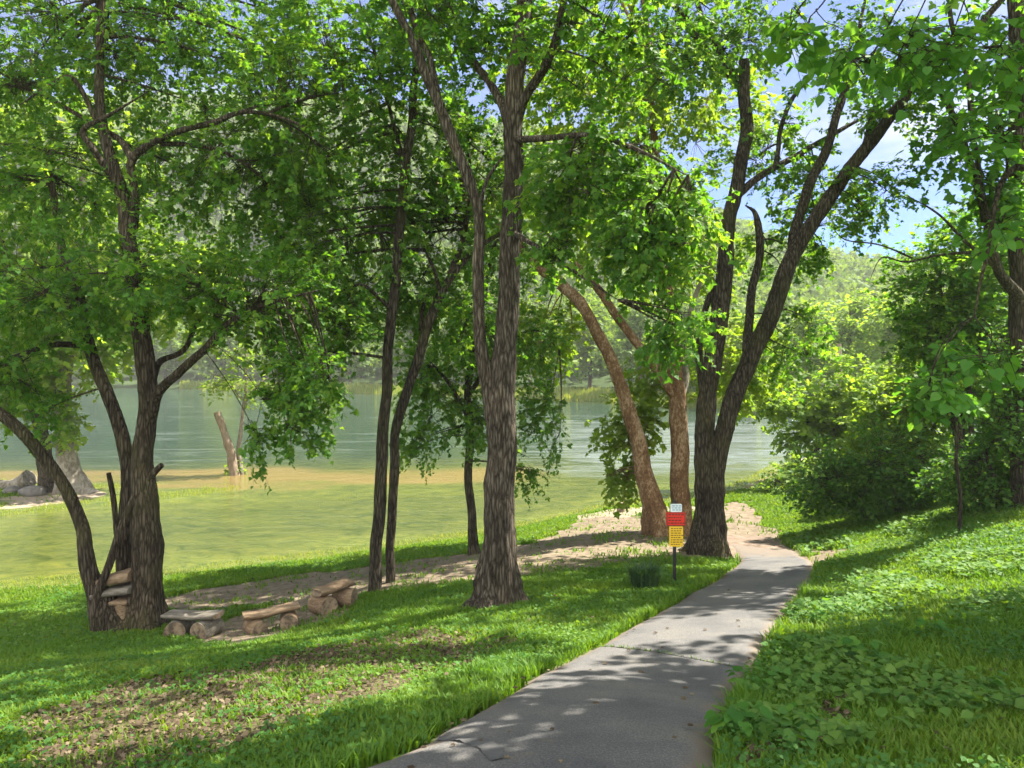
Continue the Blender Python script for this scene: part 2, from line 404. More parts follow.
def bark_mat(name, dark, mid, light, sc=(9, 9, 1.6), bscale=1.0, bst=.9, moss=None):
    m, nt, out = new_mat(name); l = nt.links.new
    n1 = noise(nt, 2.2 * bscale, 8, .65, sc, .6); n2 = noise(nt, 1.1, 4, .6)
    w = nt.nodes.new('ShaderNodeTexVoronoi'); w.feature = 'DISTANCE_TO_EDGE'; w.inputs['Scale'].default_value = 2.4 * bscale
    tcx = nt.nodes.new('ShaderNodeTexCoord'); mpx = nt.nodes.new('ShaderNodeMapping'); mpx.inputs['Scale'].default_value = (sc[0] * .9, sc[1] * .9, sc[2] * .8)
    l(tcx.outputs['Object'], mpx.inputs['Vector'])
    add = nt.nodes.new('ShaderNodeMixRGB'); add.blend_type = 'ADD'; add.inputs['Fac'].default_value = .35
    l(mpx.outputs['Vector'], add.inputs['Color1']); l(n1.outputs['Color'], add.inputs['Color2']); l(add.outputs['Color'], w.inputs['Vector'])
    mul = nt.nodes.new('ShaderNodeMath'); mul.operation = 'MULTIPLY_ADD'
    cl = nt.nodes.new('ShaderNodeMath'); cl.operation = 'MINIMUM'; cl.inputs[1].default_value = .28
    l(w.outputs['Distance'], cl.inputs[0]); l(cl.outputs[0], mul.inputs[0]); mul.inputs[1].default_value = 1.6; l(n1.outputs['Fac'], mul.inputs[2])
    r = ramp(nt, [(.42, dark), (.68, mid), (.98, light)]); l(mul.outputs[0], r.inputs['Fac'])
    col = r.outputs['Color']
    if moss:
        r2 = ramp(nt, [(.48, (0, 0, 0)), (.68, (1, 1, 1))]); l(n2.outputs['Fac'], r2.inputs['Fac'])
        mm = nt.nodes.new('ShaderNodeMixRGB'); mm.inputs['Color2'].default_value = (*moss, 1)
        sc_ = nt.nodes.new('ShaderNodeMath'); sc_.operation = 'MULTIPLY'; sc_.inputs[1].default_value = .6
        l(r2.outputs['Color'], sc_.inputs[0]); l(sc_.outputs[0], mm.inputs['Fac']); l(col, mm.inputs['Color1']); col = mm.outputs['Color']
    n3 = noise(nt, 1.7, 5, .6, (1, 1, .6)); r3 = ramp(nt, [(.3, (.5, .5, .5)), (.55, (1, 1, 1)), (.75, (1.45, 1.38, 1.28))]); l(n3.outputs['Fac'], r3.inputs['Fac'])
    m3 = nt.nodes.new('ShaderNodeMixRGB'); m3.blend_type = 'MULTIPLY'; m3.inputs['Fac'].default_value = 1; l(col, m3.inputs['Color1']); l(r3.outputs['Color'], m3.inputs['Color2']); col = m3.outputs['Color']
    b = nt.nodes.new('ShaderNodeBsdfPrincipled'); b.inputs['Roughness'].default_value = .9; b.inputs['Specular IOR Level'].default_value = .15
    l(col, b.inputs['Base Color'])
    bp = bump(nt, mul.outputs[0], 1.0, .13); l(bp.outputs['Normal'], b.inputs['Normal'])
    l(b.outputs['BSDF'], out.inputs['Surface']); return m
bark_mat('bark_grey', (.030, .023, .016), (.090, .072, .052), (.180, .152, .116))
bark_mat('bark_dark', (.022, .018, .012), (.064, .052, .036), (.135, .114, .083), moss=(.07, .07, .022))
bark_mat('bark_gnarled', (.026, .020, .013), (.078, .060, .041), (.155, .125, .090), moss=(.08, .08, .028))
def blotch_mat(name, stops, sc, bst=.5, streak=None):
    """smooth bark or wood: irregular flakes and streaks of the given colours"""
    m, nt, out = new_mat(name); l = nt.links.new
    n1 = noise(nt, 1.6, 7, .68, sc, .8); n2 = noise(nt, 6.0, 6, .7, streak or sc, .4)
    mx = nt.nodes.new('ShaderNodeMath'); mx.operation = 'MULTIPLY_ADD'; l(n2.outputs['Fac'], mx.inputs[0]); mx.inputs[1].default_value = .55
    sc_ = nt.nodes.new('ShaderNodeMath'); sc_.operation = 'MULTIPLY'; sc_.inputs[1].default_value = .55; l(n1.outputs['Fac'], sc_.inputs[0]); l(sc_.outputs[0], mx.inputs[2])
    r = ramp(nt, stops); l(mx.outputs[0], r.inputs['Fac'])
    b = nt.nodes.new('ShaderNodeBsdfPrincipled'); b.inputs['Roughness'].default_value = .88; b.inputs['Specular IOR Level'].default_value = .15
    l(r.outputs['Color'], b.inputs['Base Color']); bp = bump(nt, mx.outputs[0], bst, .03); l(bp.outputs['Normal'], b.inputs['Normal'])
    l(b.outputs['BSDF'], out.inputs['Surface'])
blotch_mat('bark_orange', [(.36, (.035, .020, .011)), (.46, (.095, .052, .026)), (.55, (.150, .088, .044)), (.66, (.34, .245, .155))], (1.3, 1.3, .7), .8, (3.5, 3.5, 1.8))
blotch_mat('bark_pale', [(.38, (.06, .047, .034)), (.50, (.13, .11, .082)), (.60, (.22, .195, .155)), (.72, (.31, .285, .24))], (1.6, 1.6, .9), .5)
blotch_mat('wood_weathered', [(.36, (.05, .043, .033)), (.52, (.13, .115, .09)), (.68, (.23, .205, .17))], (1.2, 5, 8), .8, (1.5, 9, 14))
blotch_mat('wood_log', [(.36, (.070, .046, .028)), (.52, (.165, .112, .067)), (.68, (.28, .205, .135))], (1.2, 4, 6), .7, (1.5, 8, 10))
blotch_mat('wood_drift', [(.36, (.07, .05, .035)), (.52, (.17, .13, .09)), (.68, (.28, .22, .16))], (3, 3, 1), .6)

def endgrain():
    m, nt, out = new_mat('wood_end'); l = nt.links.new
    n = noise(nt, 9, 5); w = noise(nt, 40, 3)
    r = ramp(nt, [(.38, (.06, .042, .026)), (.50, (.155, .112, .070)), (.72, (.27, .20, .13))]); l(n.outputs['Fac'], r.inputs['Fac'])
    b = nt.nodes.new('ShaderNodeBsdfPrincipled'); b.inputs['Roughness'].default_value = .85; l(r.outputs['Color'], b.inputs['Base Color'])
    bp = bump(nt, w.outputs['Fac'], .4, .01); l(bp.outputs['Normal'], b.inputs['Normal']); l(b.outputs['BSDF'], out.inputs['Surface'])
endgrain()

def plain(name, col, rough=.5, metal=0, var=.12, scale=12):
    m, nt, out = new_mat(name); l = nt.links.new
    n = noise(nt, scale, 6, .6)
    lo = tuple(c * (1 - var) for c in col); hi = tuple(min(c * (1 + var), 1) for c in col)
    r = ramp(nt, [(.3, lo), (.7, hi)]); l(n.outputs['Fac'], r.inputs['Fac'])
    b = nt.nodes.new('ShaderNodeBsdfPrincipled'); b.inputs['Roughness'].default_value = rough; b.inputs['Metallic'].default_value = metal
    l(r.outputs['Color'], b.inputs['Base Color']); l(b.outputs['BSDF'], out.inputs['Surface']); return m
plain('paint_red', (.62, .025, .012), .45); plain('paint_yellow', (.72, .46, .02), .5); plain('paint_white', (.62, .70, .70), .5)
plain('paint_black', (.012, .012, .012), .5); plain('ink', (.06, .02, .01), .6); plain('ink_blue', (.10, .22, .32), .6); plain('rim_dark', (.10, .02, .015), .5)
plain('stone', (.10, .092, .080), .9, 0, .4, 6); plain('stain', (.062, .060, .058), .9, 0, .3, 20)

def ground_material():
    m, nt, out = new_mat('soil_and_turf'); l = nt.links.new
    def attr(n):
        a = nt.nodes.new('ShaderNodeAttribute'); a.attribute_name = n; return a.outputs['Fac']
    nf = noise(nt, 5, 8, .65); nm = noise(nt, .8, 6, .6); ng = noise(nt, 34, 5, .7)
    turf = ramp(nt, [(.3, (.035, .065, .010)), (.55, (.070, .120, .015)), (.75, (.095, .125, .025))]); l(nf.outputs['Fac'], turf.inputs['Fac'])
    dirt = ramp(nt, [(.3, (.090, .066, .048)), (.5, (.160, .120, .090)), (.72, (.23, .182, .142))]); l(nf.outputs['Fac'], dirt.inputs['Fac'])
    sand = ramp(nt, [(.3, (.17, .135, .095)), (.7, (.26, .215, .16))]); l(ng.outputs['Fac'], sand.inputs['Fac'])
    lit = ramp(nt, [(.3, (.04, .028, .018)), (.5, (.085, .062, .040)), (.7, (.15, .115, .078))]); l(ng.outputs['Fac'], lit.inputs['Fac'])
    forest = ramp(nt, [(.35, (.02, .035, .012)), (.7, (.045, .07, .02))]); l(nm.outputs['Fac'], forest.inputs['Fac'])
    col = turf.outputs['Color']
    for c, a in ((dirt, 'dirt'), (lit, 'litter'), (sand, 'sand'), (forest, 'far')):
        mx = nt.nodes.new('ShaderNodeMixRGB'); l(attr(a), mx.inputs['Fac']); l(col, mx.inputs['Color1']); l(c.outputs['Color'], mx.inputs['Color2']); col = mx.outputs['Color']
    b = nt.nodes.new('ShaderNodeBsdfPrincipled'); b.inputs['Roughness'].default_value = .95; b.inputs['Specular IOR Level'].default_value = .1
    l(col, b.inputs['Base Color']); bp = bump(nt, ng.outputs['Fac'], .6, .03); l(bp.outputs['Normal'], b.inputs['Normal'])
    l(b.outputs['BSDF'], out.inputs['Surface'])
ground_material()

def asphalt():
    m, nt, out = new_mat('asphalt'); l = nt.links.new
    n1 = noise(nt, 90, 4, .7); n2 = noise(nt, 1.3, 6, .6); n3 = noise(nt, 260, 2, .5)
    r = ramp(nt, [(.25, (.040, .038, .037)), (.5, (.088, .085, .082)), (.78, (.20, .19, .175))]); l(n1.outputs['Fac'], r.inputs['Fac'])
    r2 = ramp(nt, [(.32, (.68, .69, .72)), (.52, (1, 1, 1)), (.7, (1.32, 1.26, 1.16))]); l(n2.outputs['Fac'], r2.inputs['Fac'])
    mx = nt.nodes.new('ShaderNodeMixRGB'); mx.blend_type = 'MULTIPLY'; mx.inputs['Fac'].default_value = 1
    l(r.outputs['Color'], mx.inputs['Color1']); l(r2.outputs['Color'], mx.inputs['Color2'])
    ea = nt.nodes.new('ShaderNodeAttribute'); ea.attribute_name = 'edge'; n4 = noise(nt, 3.5, 8, .7)
    em = nt.nodes.new('ShaderNodeMath'); em.operation = 'MULTIPLY_ADD'; em.inputs[1].default_value = .55; l(ea.outputs['Fac'], em.inputs[0]); l(n4.outputs['Fac'], em.inputs[2])
    er = ramp(nt, [(.60, (0, 0, 0)), (.78, (.85, .85, .85))]); l(em.outputs[0], er.inputs['Fac'])
    es = nt.nodes.new('ShaderNodeMixRGB'); es.inputs['Color2'].default_value = (.135, .105, .078, 1); l(er.outputs['Color'], es.inputs['Fac']); l(mx.outputs['Color'], es.inputs['Color1'])
    b = nt.nodes.new('ShaderNodeBsdfPrincipled'); b.inputs['Roughness'].default_value = .85; b.inputs['Specular IOR Level'].default_value = .3
    l(es.outputs['Color'], b.inputs['Base Color']); bp = bump(nt, n1.outputs['Fac'], .5, .012); l(bp.outputs['Normal'], b.inputs['Normal'])
    l(b.outputs['BSDF'], out.inputs['Surface'])
asphalt()

def water_mat():
    m, nt, out = new_mat('river_water'); l = nt.links.new
    a = nt.nodes.new('ShaderNodeAttribute'); a.attribute_name = 'depth'
    nb = noise(nt, .35, 6, .65, (.6, 1.6, 1))
    ad = nt.nodes.new('ShaderNodeMath'); ad.operation = 'MULTIPLY_ADD'
    l(nb.outputs['Fac'], ad.inputs[0]); ad.inputs[1].default_value = .22; l(a.outputs['Fac'], ad.inputs[2])
    sub = nt.nodes.new('ShaderNodeMath'); sub.operation = 'SUBTRACT'; l(ad.outputs[0], sub.inputs[0]); sub.inputs[1].default_value = .11
    # stored depth is metres / 2
    r = ramp(nt, [(0, (.094, .116, .028)), (.05, (.086, .102, .023)), (.10, (.066, .080, .020)), (.22, (.044, .058, .019)), (.45, (.024, .042, .024)), (.8, (.015, .034, .023))])
    l(sub.outputs[0], r.inputs['Fac'])
    b = nt.nodes.new('ShaderNodeBsdfPrincipled'); b.inputs['Roughness'].default_value = .04; b.inputs['IOR'].default_value = 1.33
    ra0 = nt.nodes.new('ShaderNodeAttribute'); ra0.attribute_name = 'riffle'
    ba = nt.nodes.new('ShaderNodeAttribute'); ba.attribute_name = 'bar'
    # weed, stones and silt on the bed mottle the shallows
    mt_ = noise(nt, 1.3, 9, .78, (.8, 1.0, 1), 1.2); mr = ramp(nt, [(.36, (.38, .50, .50)), (.50, (1, 1, 1)), (.64, (1.42, 1.25, 1.0))]); l(mt_.outputs['Fac'], mr.inputs['Fac'])
    mm_ = nt.nodes.new('ShaderNodeMixRGB'); mm_.blend_type = 'MULTIPLY'; mm_.inputs['Fac'].default_value = 1; l(r.outputs['Color'], mm_.inputs['Color1']); l(mr.outputs['Color'], mm_.inputs['Color2'])
    bm = nt.nodes.new('ShaderNodeMixRGB'); bm.inputs['Color2'].default_value = (.150, .108, .040, 1)
    l(ba.outputs['Fac'], bm.inputs['Fac']); l(mm_.outputs['Color'], bm.inputs['Color1']); rf = noise(nt, 1.0, 8, .75, (.14, .55, 1), .8)
    rr = ramp(nt, [(.54, (0, 0, 0)), (.64, (.45, .45, .45)), (.74, (1, 1, 1))]); ra = nt.nodes.new('ShaderNodeAttribute'); ra.attribute_name = 'riffle'
    rs = nt.nodes.new('ShaderNodeMath'); rs.operation = 'MULTIPLY_ADD'; rs.inputs[1].default_value = .17; l(ra.outputs['Fac'], rs.inputs[0]); l(rf.outputs['Fac'], rs.inputs[2]); l(rs.outputs[0], rr.inputs['Fac'])
    dd = nt.nodes.new('ShaderNodeMapRange'); dd.inputs['From Min'].default_value = .15; dd.inputs['From Max'].default_value = .45
    dmx = nt.nodes.new('ShaderNodeMath'); dmx.operation = 'MAXIMUM'; l(a.outputs['Fac'], dmx.inputs[0]); l(ra0.outputs['Fac'], dmx.inputs[1]); l(dmx.outputs[0], dd.inputs['Value'])
    rm = nt.nodes.new('ShaderNodeMath'); rm.operation = 'MULTIPLY'; l(rr.outputs['Color'], rm.inputs[0]); l(dd.outputs[0], rm.inputs[1])
    fo = nt.nodes.new('ShaderNodeMixRGB'); fo.inputs['Color2'].default_value = (.14, .165, .155, 1)
    l(rm.outputs[0], fo.inputs['Fac']); l(bm.outputs['Color'], fo.inputs['Color1']); l(fo.outputs['Color'], b.inputs['Base Color'])
    w1 = noise(nt, .55, 4, .6, (.8, 2.2, 1), .4); w2 = noise(nt, 3.6, 5, .65, (.7, 1.9, 1), .3)
    ms = nt.nodes.new('ShaderNodeMath'); ms.operation = 'MULTIPLY_ADD'; l(w2.outputs['Fac'], ms.inputs[0]); ms.inputs[1].default_value = .22; l(w1.outputs['Fac'], ms.inputs[2])
    # the channel runs rougher than the shallows
    st = nt.nodes.new('ShaderNodeMapRange'); st.inputs['From Min'].default_value = .1; st.inputs['From Max'].default_value = .5
    st.inputs['To Min'].default_value = .20; st.inputs['To Max'].default_value = 1.0; l(a.outputs['Fac'], st.inputs['Value'])
    bp = nt.nodes.new('ShaderNodeBump'); bp.inputs['Distance'].default_value = .35; l(st.outputs[0], bp.inputs['Strength']); l(ms.outputs[0], bp.inputs['Height'])
    l(bp.outputs['Normal'], b.inputs['Normal']); l(b.outputs['BSDF'], out.inputs['Surface'])
water_mat()
M = MATS

# ------------------------------------------------------------------ ground, river, path
def axis(lo_far, lo, hi, hi_far, step, grow=1.12):
    mid = list(np.arange(lo, hi, step)); a = []
    x, s = lo, step
    while x > lo_far: s *= grow; x -= s; a.append(x)
    b = []; x, s = hi, step; b.append(x)
    while x < hi_far: s *= grow; x += s; b.append(x)
    return np.array(a[::-1] + mid + b)
gx = axis(-480, -13, 15, 480, .14); gy = axis(-90, -2, 34, 420, .14, 1.07)
GX, GY = np.meshgrid(gx, gy)
GZ = ground(GX, GY)
GZ += np.where(GY < 40, (fbm(np.stack([GX, GY], -1), .9) - .5) * .10 * sstep(.05, .4, GZ - WATER_Z), 0)
pm = in_poly(GX, GY, PATH_POLY)
GZ = GZ - .0
g = MB(); n0, n1 = GX.shape
idx = np.arange(n0 * n1).reshape(n0, n1)
g.add(np.stack([GX, GY, GZ], -1), np.stack([idx[:-1, :-1], idx[:-1, 1:], idx[1:, 1:], idx[1:, :-1]], -1).reshape(-1, 4), smooth=True)
go = g.build('ground', M['soil_and_turf']); tag(go, kind='structure')
def vattr(o, name, val):
    at = o.data.attributes.new(name, 'FLOAT', 'POINT'); at.data.foreach_set('value', val.astype(np.float32).ravel())
x_, y_ = GX, GY
dirt = soft(x_, y_, DIRT, .3).astype(float)
under = (GZ < WATER_Z + .03) & (GY < 70)
vattr(go, 'dirt', np.clip(dirt * .9 + pm * .8, 0, 1))
vattr(go, 'litter', soft(x_, y_, LITTER, .5).astype(float) * .75)
vattr(go, 'sand', np.clip(soft(x_, y_, SAND, .3) * 1.0 + under * 1.0, 0, 1))
vattr(go, 'far', (GY > 72).astype(float))

wx = axis(-480, -40, 30, 300, .5, 1.12); wy = axis(-30, 12, 60, 300, .4, 1.08)
WX, WY = np.meshgrid(wx, wy); dep = WATER_Z - ground(WX, WY)
wm = MB(); n0, n1 = WX.shape; idx = np.arange(n0 * n1).reshape(n0, n1)
keep = np.maximum.reduce([dep[:-1, :-1], dep[:-1, 1:], dep[1:, 1:], dep[1:, :-1]]).ravel() > -.05
wm.add(np.stack([WX, WY, np.full(WX.shape, WATER_Z)], -1), np.stack([idx[:-1, :-1], idx[:-1, 1:], idx[1:, 1:], idx[1:, :-1]], -1).reshape(-1, 4)[keep], smooth=True)
wo_ = wm.build('river_water', M['river_water']); tag(wo_, kind='structure'); vattr(wo_, 'depth', np.clip(dep / 2, 0, 1))
wob = (fbm(np.stack([WX, WY * 2.0], -1), .22) - .5)
vattr(wo_, 'bar', .95 * sstep(33.0, 35.0, WY + wob * 7) * sstep(.62, .30, dep + wob * .7) * sstep(3, -2, WX + wob * 6) * sstep(39.5, 37, WY + wob * 4))
vattr(wo_, 'riffle', sstep(-4, 6, WX - (WY - 40) * .05) * sstep(34, 39, WY + wob * 4) * sstep(85, 60, WY))

pmesh = MB(); K = 16
t = np.linspace(0, 1, K)[None, :, None]
PV = EL[:, None] * (1 - t) + ER[:, None] * t
PV[:, :, 2] = ground(PV[:, :, 0], PV[:, :, 1]) + .055 + .02 * np.sin(np.linspace(0, np.pi, K))[None, :]
PV[:, 0, 2] -= .07; PV[:, -1, 2] -= .07
PV[:, 1, 2] -= .01; PV[:, -2, 2] -= .01
PV[:, :, 2] -= (.10 * sstep(NP - 30, NP - 4, np.arange(NP)))[:, None] * (.55 + .9 * fbm(PV[:, :, :2], 1.6))
idx = np.arange(NP * K).reshape(NP, K)
pmesh.add(PV, np.stack([idx[:-1, :-1], idx[:-1, 1:], idx[1:, 1:], idx[1:, :-1]], -1).reshape(-1, 4), smooth=True)
po = pmesh.build('path', M['asphalt']); tag(po, kind='structure')
e_ = np.minimum(np.arange(K), K - 1 - np.arange(K)) / (K / 2)
vattr(po, 'edge', np.clip(np.maximum(1 - e_ / .22, 0)[None, :] + sstep(NP - 34, NP - 8, np.arange(NP))[:, None], 0, 1))

# ------------------------------------------------------------------ ground cover
def scatter(bands, dens, xmul=.82, pad=1.5):
    xs, ys = [], []
    for a, b in bands:
        w = (a + b) / 2 * xmul + pad
        n = int(dens((a + b) / 2) * 2 * w * (b - a)); xs.append(rng.uniform(-w, w, n)); ys.append(rng.uniform(a, b, n))
    return np.concatenate(xs), np.concatenate(ys)
BANDS = [(1.5 + .75 * i, 2.25 + .75 * i) for i in range(40)]
def turf_filter(x, y, edge=.03):
    z = ground(x, y); q = np.stack([x, y], -1)
    k = ~in_poly(x + rng.normal(0, edge, len(x)), y + rng.normal(0, edge, len(x)), PATH_POLY)
    d = soft(x, y, DIRT, .3); li = soft(x, y, LITTER, .5); sa = soft(x, y, SAND, .3)
    u = rng.random(len(x))
    k &= (z > WATER_Z + .015) & ~(d & (u > np.where(fbm(q, 1.4) > .60, .14, .010))) & ~(sa & (u > .06)) & ~(li & (u > np.where(fbm(q, 2.6) > .52, .5, .08)))
    return k, z
# grass blades
x, y = scatter(BANDS, lambda d: 4200 / (1 + (d / 7.0) ** 2.0) + 260)
right = x > np.interp(y, ER[:, 1], ER[:, 0])
k, z = turf_filter(x, y)
k &= ~((y > 24) & (x < -8) & (rng.random(len(x)) > .35))
k &= ~(right & (y < 16) & (rng.random(len(x)) > .8))
x, y, z, right = x[k], y[k], z[k], right[k]
N = len(x); q = np.stack([x, y], -1)
h = (.035 + .04 * rng.random(N)) * (.6 + 1.0 * fbm(q, 1.1)) * (1 + .014 * y) * np.where(right, 1.15, 1.0)
edge_d = np.minimum(np.abs(x - np.interp(y, EL[:, 1], EL[:, 0])), np.abs(x - np.interp(y, ER[:, 1], ER[:, 0])))
h *= 1 + .8 * np.exp(-edge_d / .15)
az = rng.uniform(0, 2 * np.pi, N); lean = rng.normal(.45, .3, N)
wd = (.0045 + .003 * rng.random(N)) * (1 + .10 * y)
dirv = np.stack([np.cos(az), np.sin(az), 0 * az], 1); sidev = np.stack([-np.sin(az), np.cos(az), 0 * az], 1)
p0 = np.stack([x, y, z - .01], 1)
pm_ = p0 + dirv * (h * lean * .35)[:, None] + np.array([0, 0, 1]) * (h * .62)[:, None]
pt = p0 + dirv * (h * lean)[:, None] + np.array([0, 0, 1]) * h[:, None]
V = np.stack([p0 - sidev * wd[:, None], pm_ - sidev * wd[:, None] * .8, pt, pm_ + sidev * wd[:, None] * .8, p0 + sidev * wd[:, None]], 1)
rn = np.clip(.5 * fbm(q, .7) + .35 * rng.random(N) + .12, 0, 1)
gm = MB(); gm.add(V, np.arange(N * 5).reshape(N, 5), 0, rn)
tag(gm.build('grass', M['grass_blade']), 'short green grass covering the sloping lawn', 'grass', kind='stuff')
# clover, ivy and other small broad leaves
x, y = scatter(BANDS[:26], lambda d: 1500 / (1 + (d / 5.5) ** 2) + 45)
right = x > np.interp(y, ER[:, 1], ER[:, 0])
k, z = turf_filter(x, y, .02)
cq = np.stack([x, y], -1); k &= (right & (fbm(cq + 9, 1.5) > .40 + .05 * rng.random(len(x)))) | ((rng.random(len(x)) < .55) & (fbm(cq, .8) > .42) & ~right)
x, y, z, right = x[k], y[k], z[k], right[k]; N = len(x); q = np.stack([x, y], -1)
cl = fbm(q, 1.0)
hh = np.where(right, (.04 + .13 * rng.random(N)) * (.4 + 1.3 * cl), .03 + .05 * rng.random(N))
kind_ = fbm(q + 77, .9); sz = np.where(right, np.where(kind_ > .52, .024 + .055 * rng.random(N) ** 2, .012 + .022 * rng.random(N)), .022 + .02 * rng.random(N)) * (1 + .05 * y)
az = rng.uniform(0, 2 * np.pi, N)
fw = np.stack([np.cos(az), np.sin(az), rng.normal(-.1, .3, N)], 1); up = np.stack([rng.normal(0, .4, N), rng.normal(0, .4, N), np.ones(N)], 1)
cm = MB(); rr = np.clip(1.5 * (kind_ - .5) + .30 + .25 * cl + .5 * (rng.random(N) - .3), 0, 1)
near = y < 6
pos = np.stack([x, y, z + hh], 1)
leaves(cm, pos[near], fw[near], up[near], sz[near], LEAF_OVAL, rr[near]); leaves(cm, pos[~near], fw[~near], up[~near], sz[~near], LEAF_KITE, rr[~near])
tag(cm.build('ground_cover', M['ground_leaf']), 'low clover and ivy leaves spreading over the slope', 'ground cover', kind='stuff')
# fallen leaves
x, y = scatter(BANDS[:22], lambda d: 760 / (1 + (d / 7) ** 2) + 25)
li = soft(x, y, LITTER, .5); onp = in_poly(x, y, PATH_POLY); u = rng.random(len(x))
k = (li | (u < .035)) & ~(onp & (u > .006))
x, y = x[k], y[k]; N = len(x); z = ground(x, y) + .02 + .025 * rng.random(N); onp = onp[k]; z = np.where(onp, ground(x, y) + .083, z)
az = rng.uniform(0, 2 * np.pi, N); fw = np.stack([np.cos(az), np.sin(az), rng.normal(0, .35, N) * ~onp], 1)
up = np.stack([rng.normal(0, .5, N) * ~onp, rng.normal(0, .5, N) * ~onp, np.ones(N)], 1)
fm = MB(); leaves(fm, np.stack([x, y, z], 1), fw, up, (.020 + .030 * rng.random(N)) * (1 + .03 * y), LEAF_LOBED, rng.random(N) ** 1.6)
tag(fm.build('leaf_litter', M['dead_leaf']), 'dry brown leaves littering the bare patches of slope', 'leaf litter', kind='stuff')
# reeds and water grass along the shore
x, y = scatter([(14 + i, 15 + i) for i in range(26)], lambda d: 260, .8, 2)
z = ground(x, y); k = (z > WATER_Z - .07) & (z < WATER_Z + .06) & (fbm(np.stack([x, y], -1), .7) > .36) & ~soft(x, y, SAND + DIRT, .3)
x, y, z = x[k], y[k], z[k]; N = len(x); az = rng.uniform(0, 2 * np.pi, N); h = .05 + .10 * rng.random(N)
p0 = np.stack([x, y, np.maximum(z, WATER_Z) - .03], 1); dv = np.stack([np.cos(az), np.sin(az), 0 * az], 1); sv = np.stack([-np.sin(az), np.cos(az), 0 * az], 1)
w_ = .009 + .009 * rng.random(N)
V = np.stack([p0 - sv * w_[:, None], p0 + dv * (h * .6)[:, None] + [0, 0, 1] * h[:, None], p0 + sv * w_[:, None]], 1)
sg = MB(); sg.add(V, np.arange(N * 3).reshape(N, 3), 0, rng.random(N))
tag(sg.build('shore_grass', M['reed']), 'yellow green grass along the water edge', 'grass', kind='stuff')
# crack across the path, grown with grass, and the dark patch by the near edge
def strip(name, pix, width, mat, lift):
    pts = resample(catmull(np.array([G(*p) for p in pix]), 8), 40); d = norm(np.gradient(pts, axis=0)); s = np.stack([-d[:, 1], d[:, 0], 0 * d[:, 0]], 1)
    w = width * (.6 + .8 * vnoise(pts, 5))[:, None]
    a = pts - s * w; b = pts + s * w
    for e in (a, b): e[:, 2] = path_z(e) + lift
    V = np.stack([a, b], 1); i = np.arange(80).reshape(40, 2)
    m = MB(); m.add(V, np.stack([i[:-1, 0], i[:-1, 1], i[1:, 1], i[1:, 0]], 1)); o = m.build(name, mat); tag(o, kind='structure'); return pts
def path_z(p):
    d2 = ((p[:, None, :2] - PV.reshape(-1, 3)[None, :, :2]) ** 2).sum(-1); j = np.argsort(d2, 1)[:, :4]
    w = 1 / (np.take_along_axis(d2, j, 1) + 1e-4); return (PV.reshape(-1, 3)[j, 2] * w).sum(1) / w.sum(1)
cp = strip('path_crack', [(592, 650), (640, 657), (690, 666), (735, 674), (757, 679)], .012, M['stain'], .008)
strip('path_stain', [(415, 752), (445, 748), (485, 758), (497, 775)], .05, M['stain'], .007)
j = rng.integers(0, len(cp), 420); b0 = cp[j] + rng.normal(0, .012, (420, 3)); b0[:, 2] = path_z(b0)
j2 = j / len(cp); keep = rng.random(420) < np.where(j2 < .3, 1, .35); b0 = b0[keep]
az = rng.uniform(0, 6.28, len(b0)); hh = .015 + .03 * rng.random(len(b0)); dv = np.stack([np.cos(az), np.sin(az), 0 * az], 1)
V = np.stack([b0 - dv[:, [1, 0, 2]] * .005, b0 + dv * .02 + [0, 0, 1] * hh[:, None], b0 + dv[:, [1, 0, 2]] * .005], 1)
cg = MB(); cg.add(V, np.arange(len(b0) * 3).reshape(-1, 3), 0, rng.random(len(b0)))
tag(cg.build('crack_grass', M['grass_blade']), 'thin line of grass growing in the crack across the path', 'grass', kind='stuff')

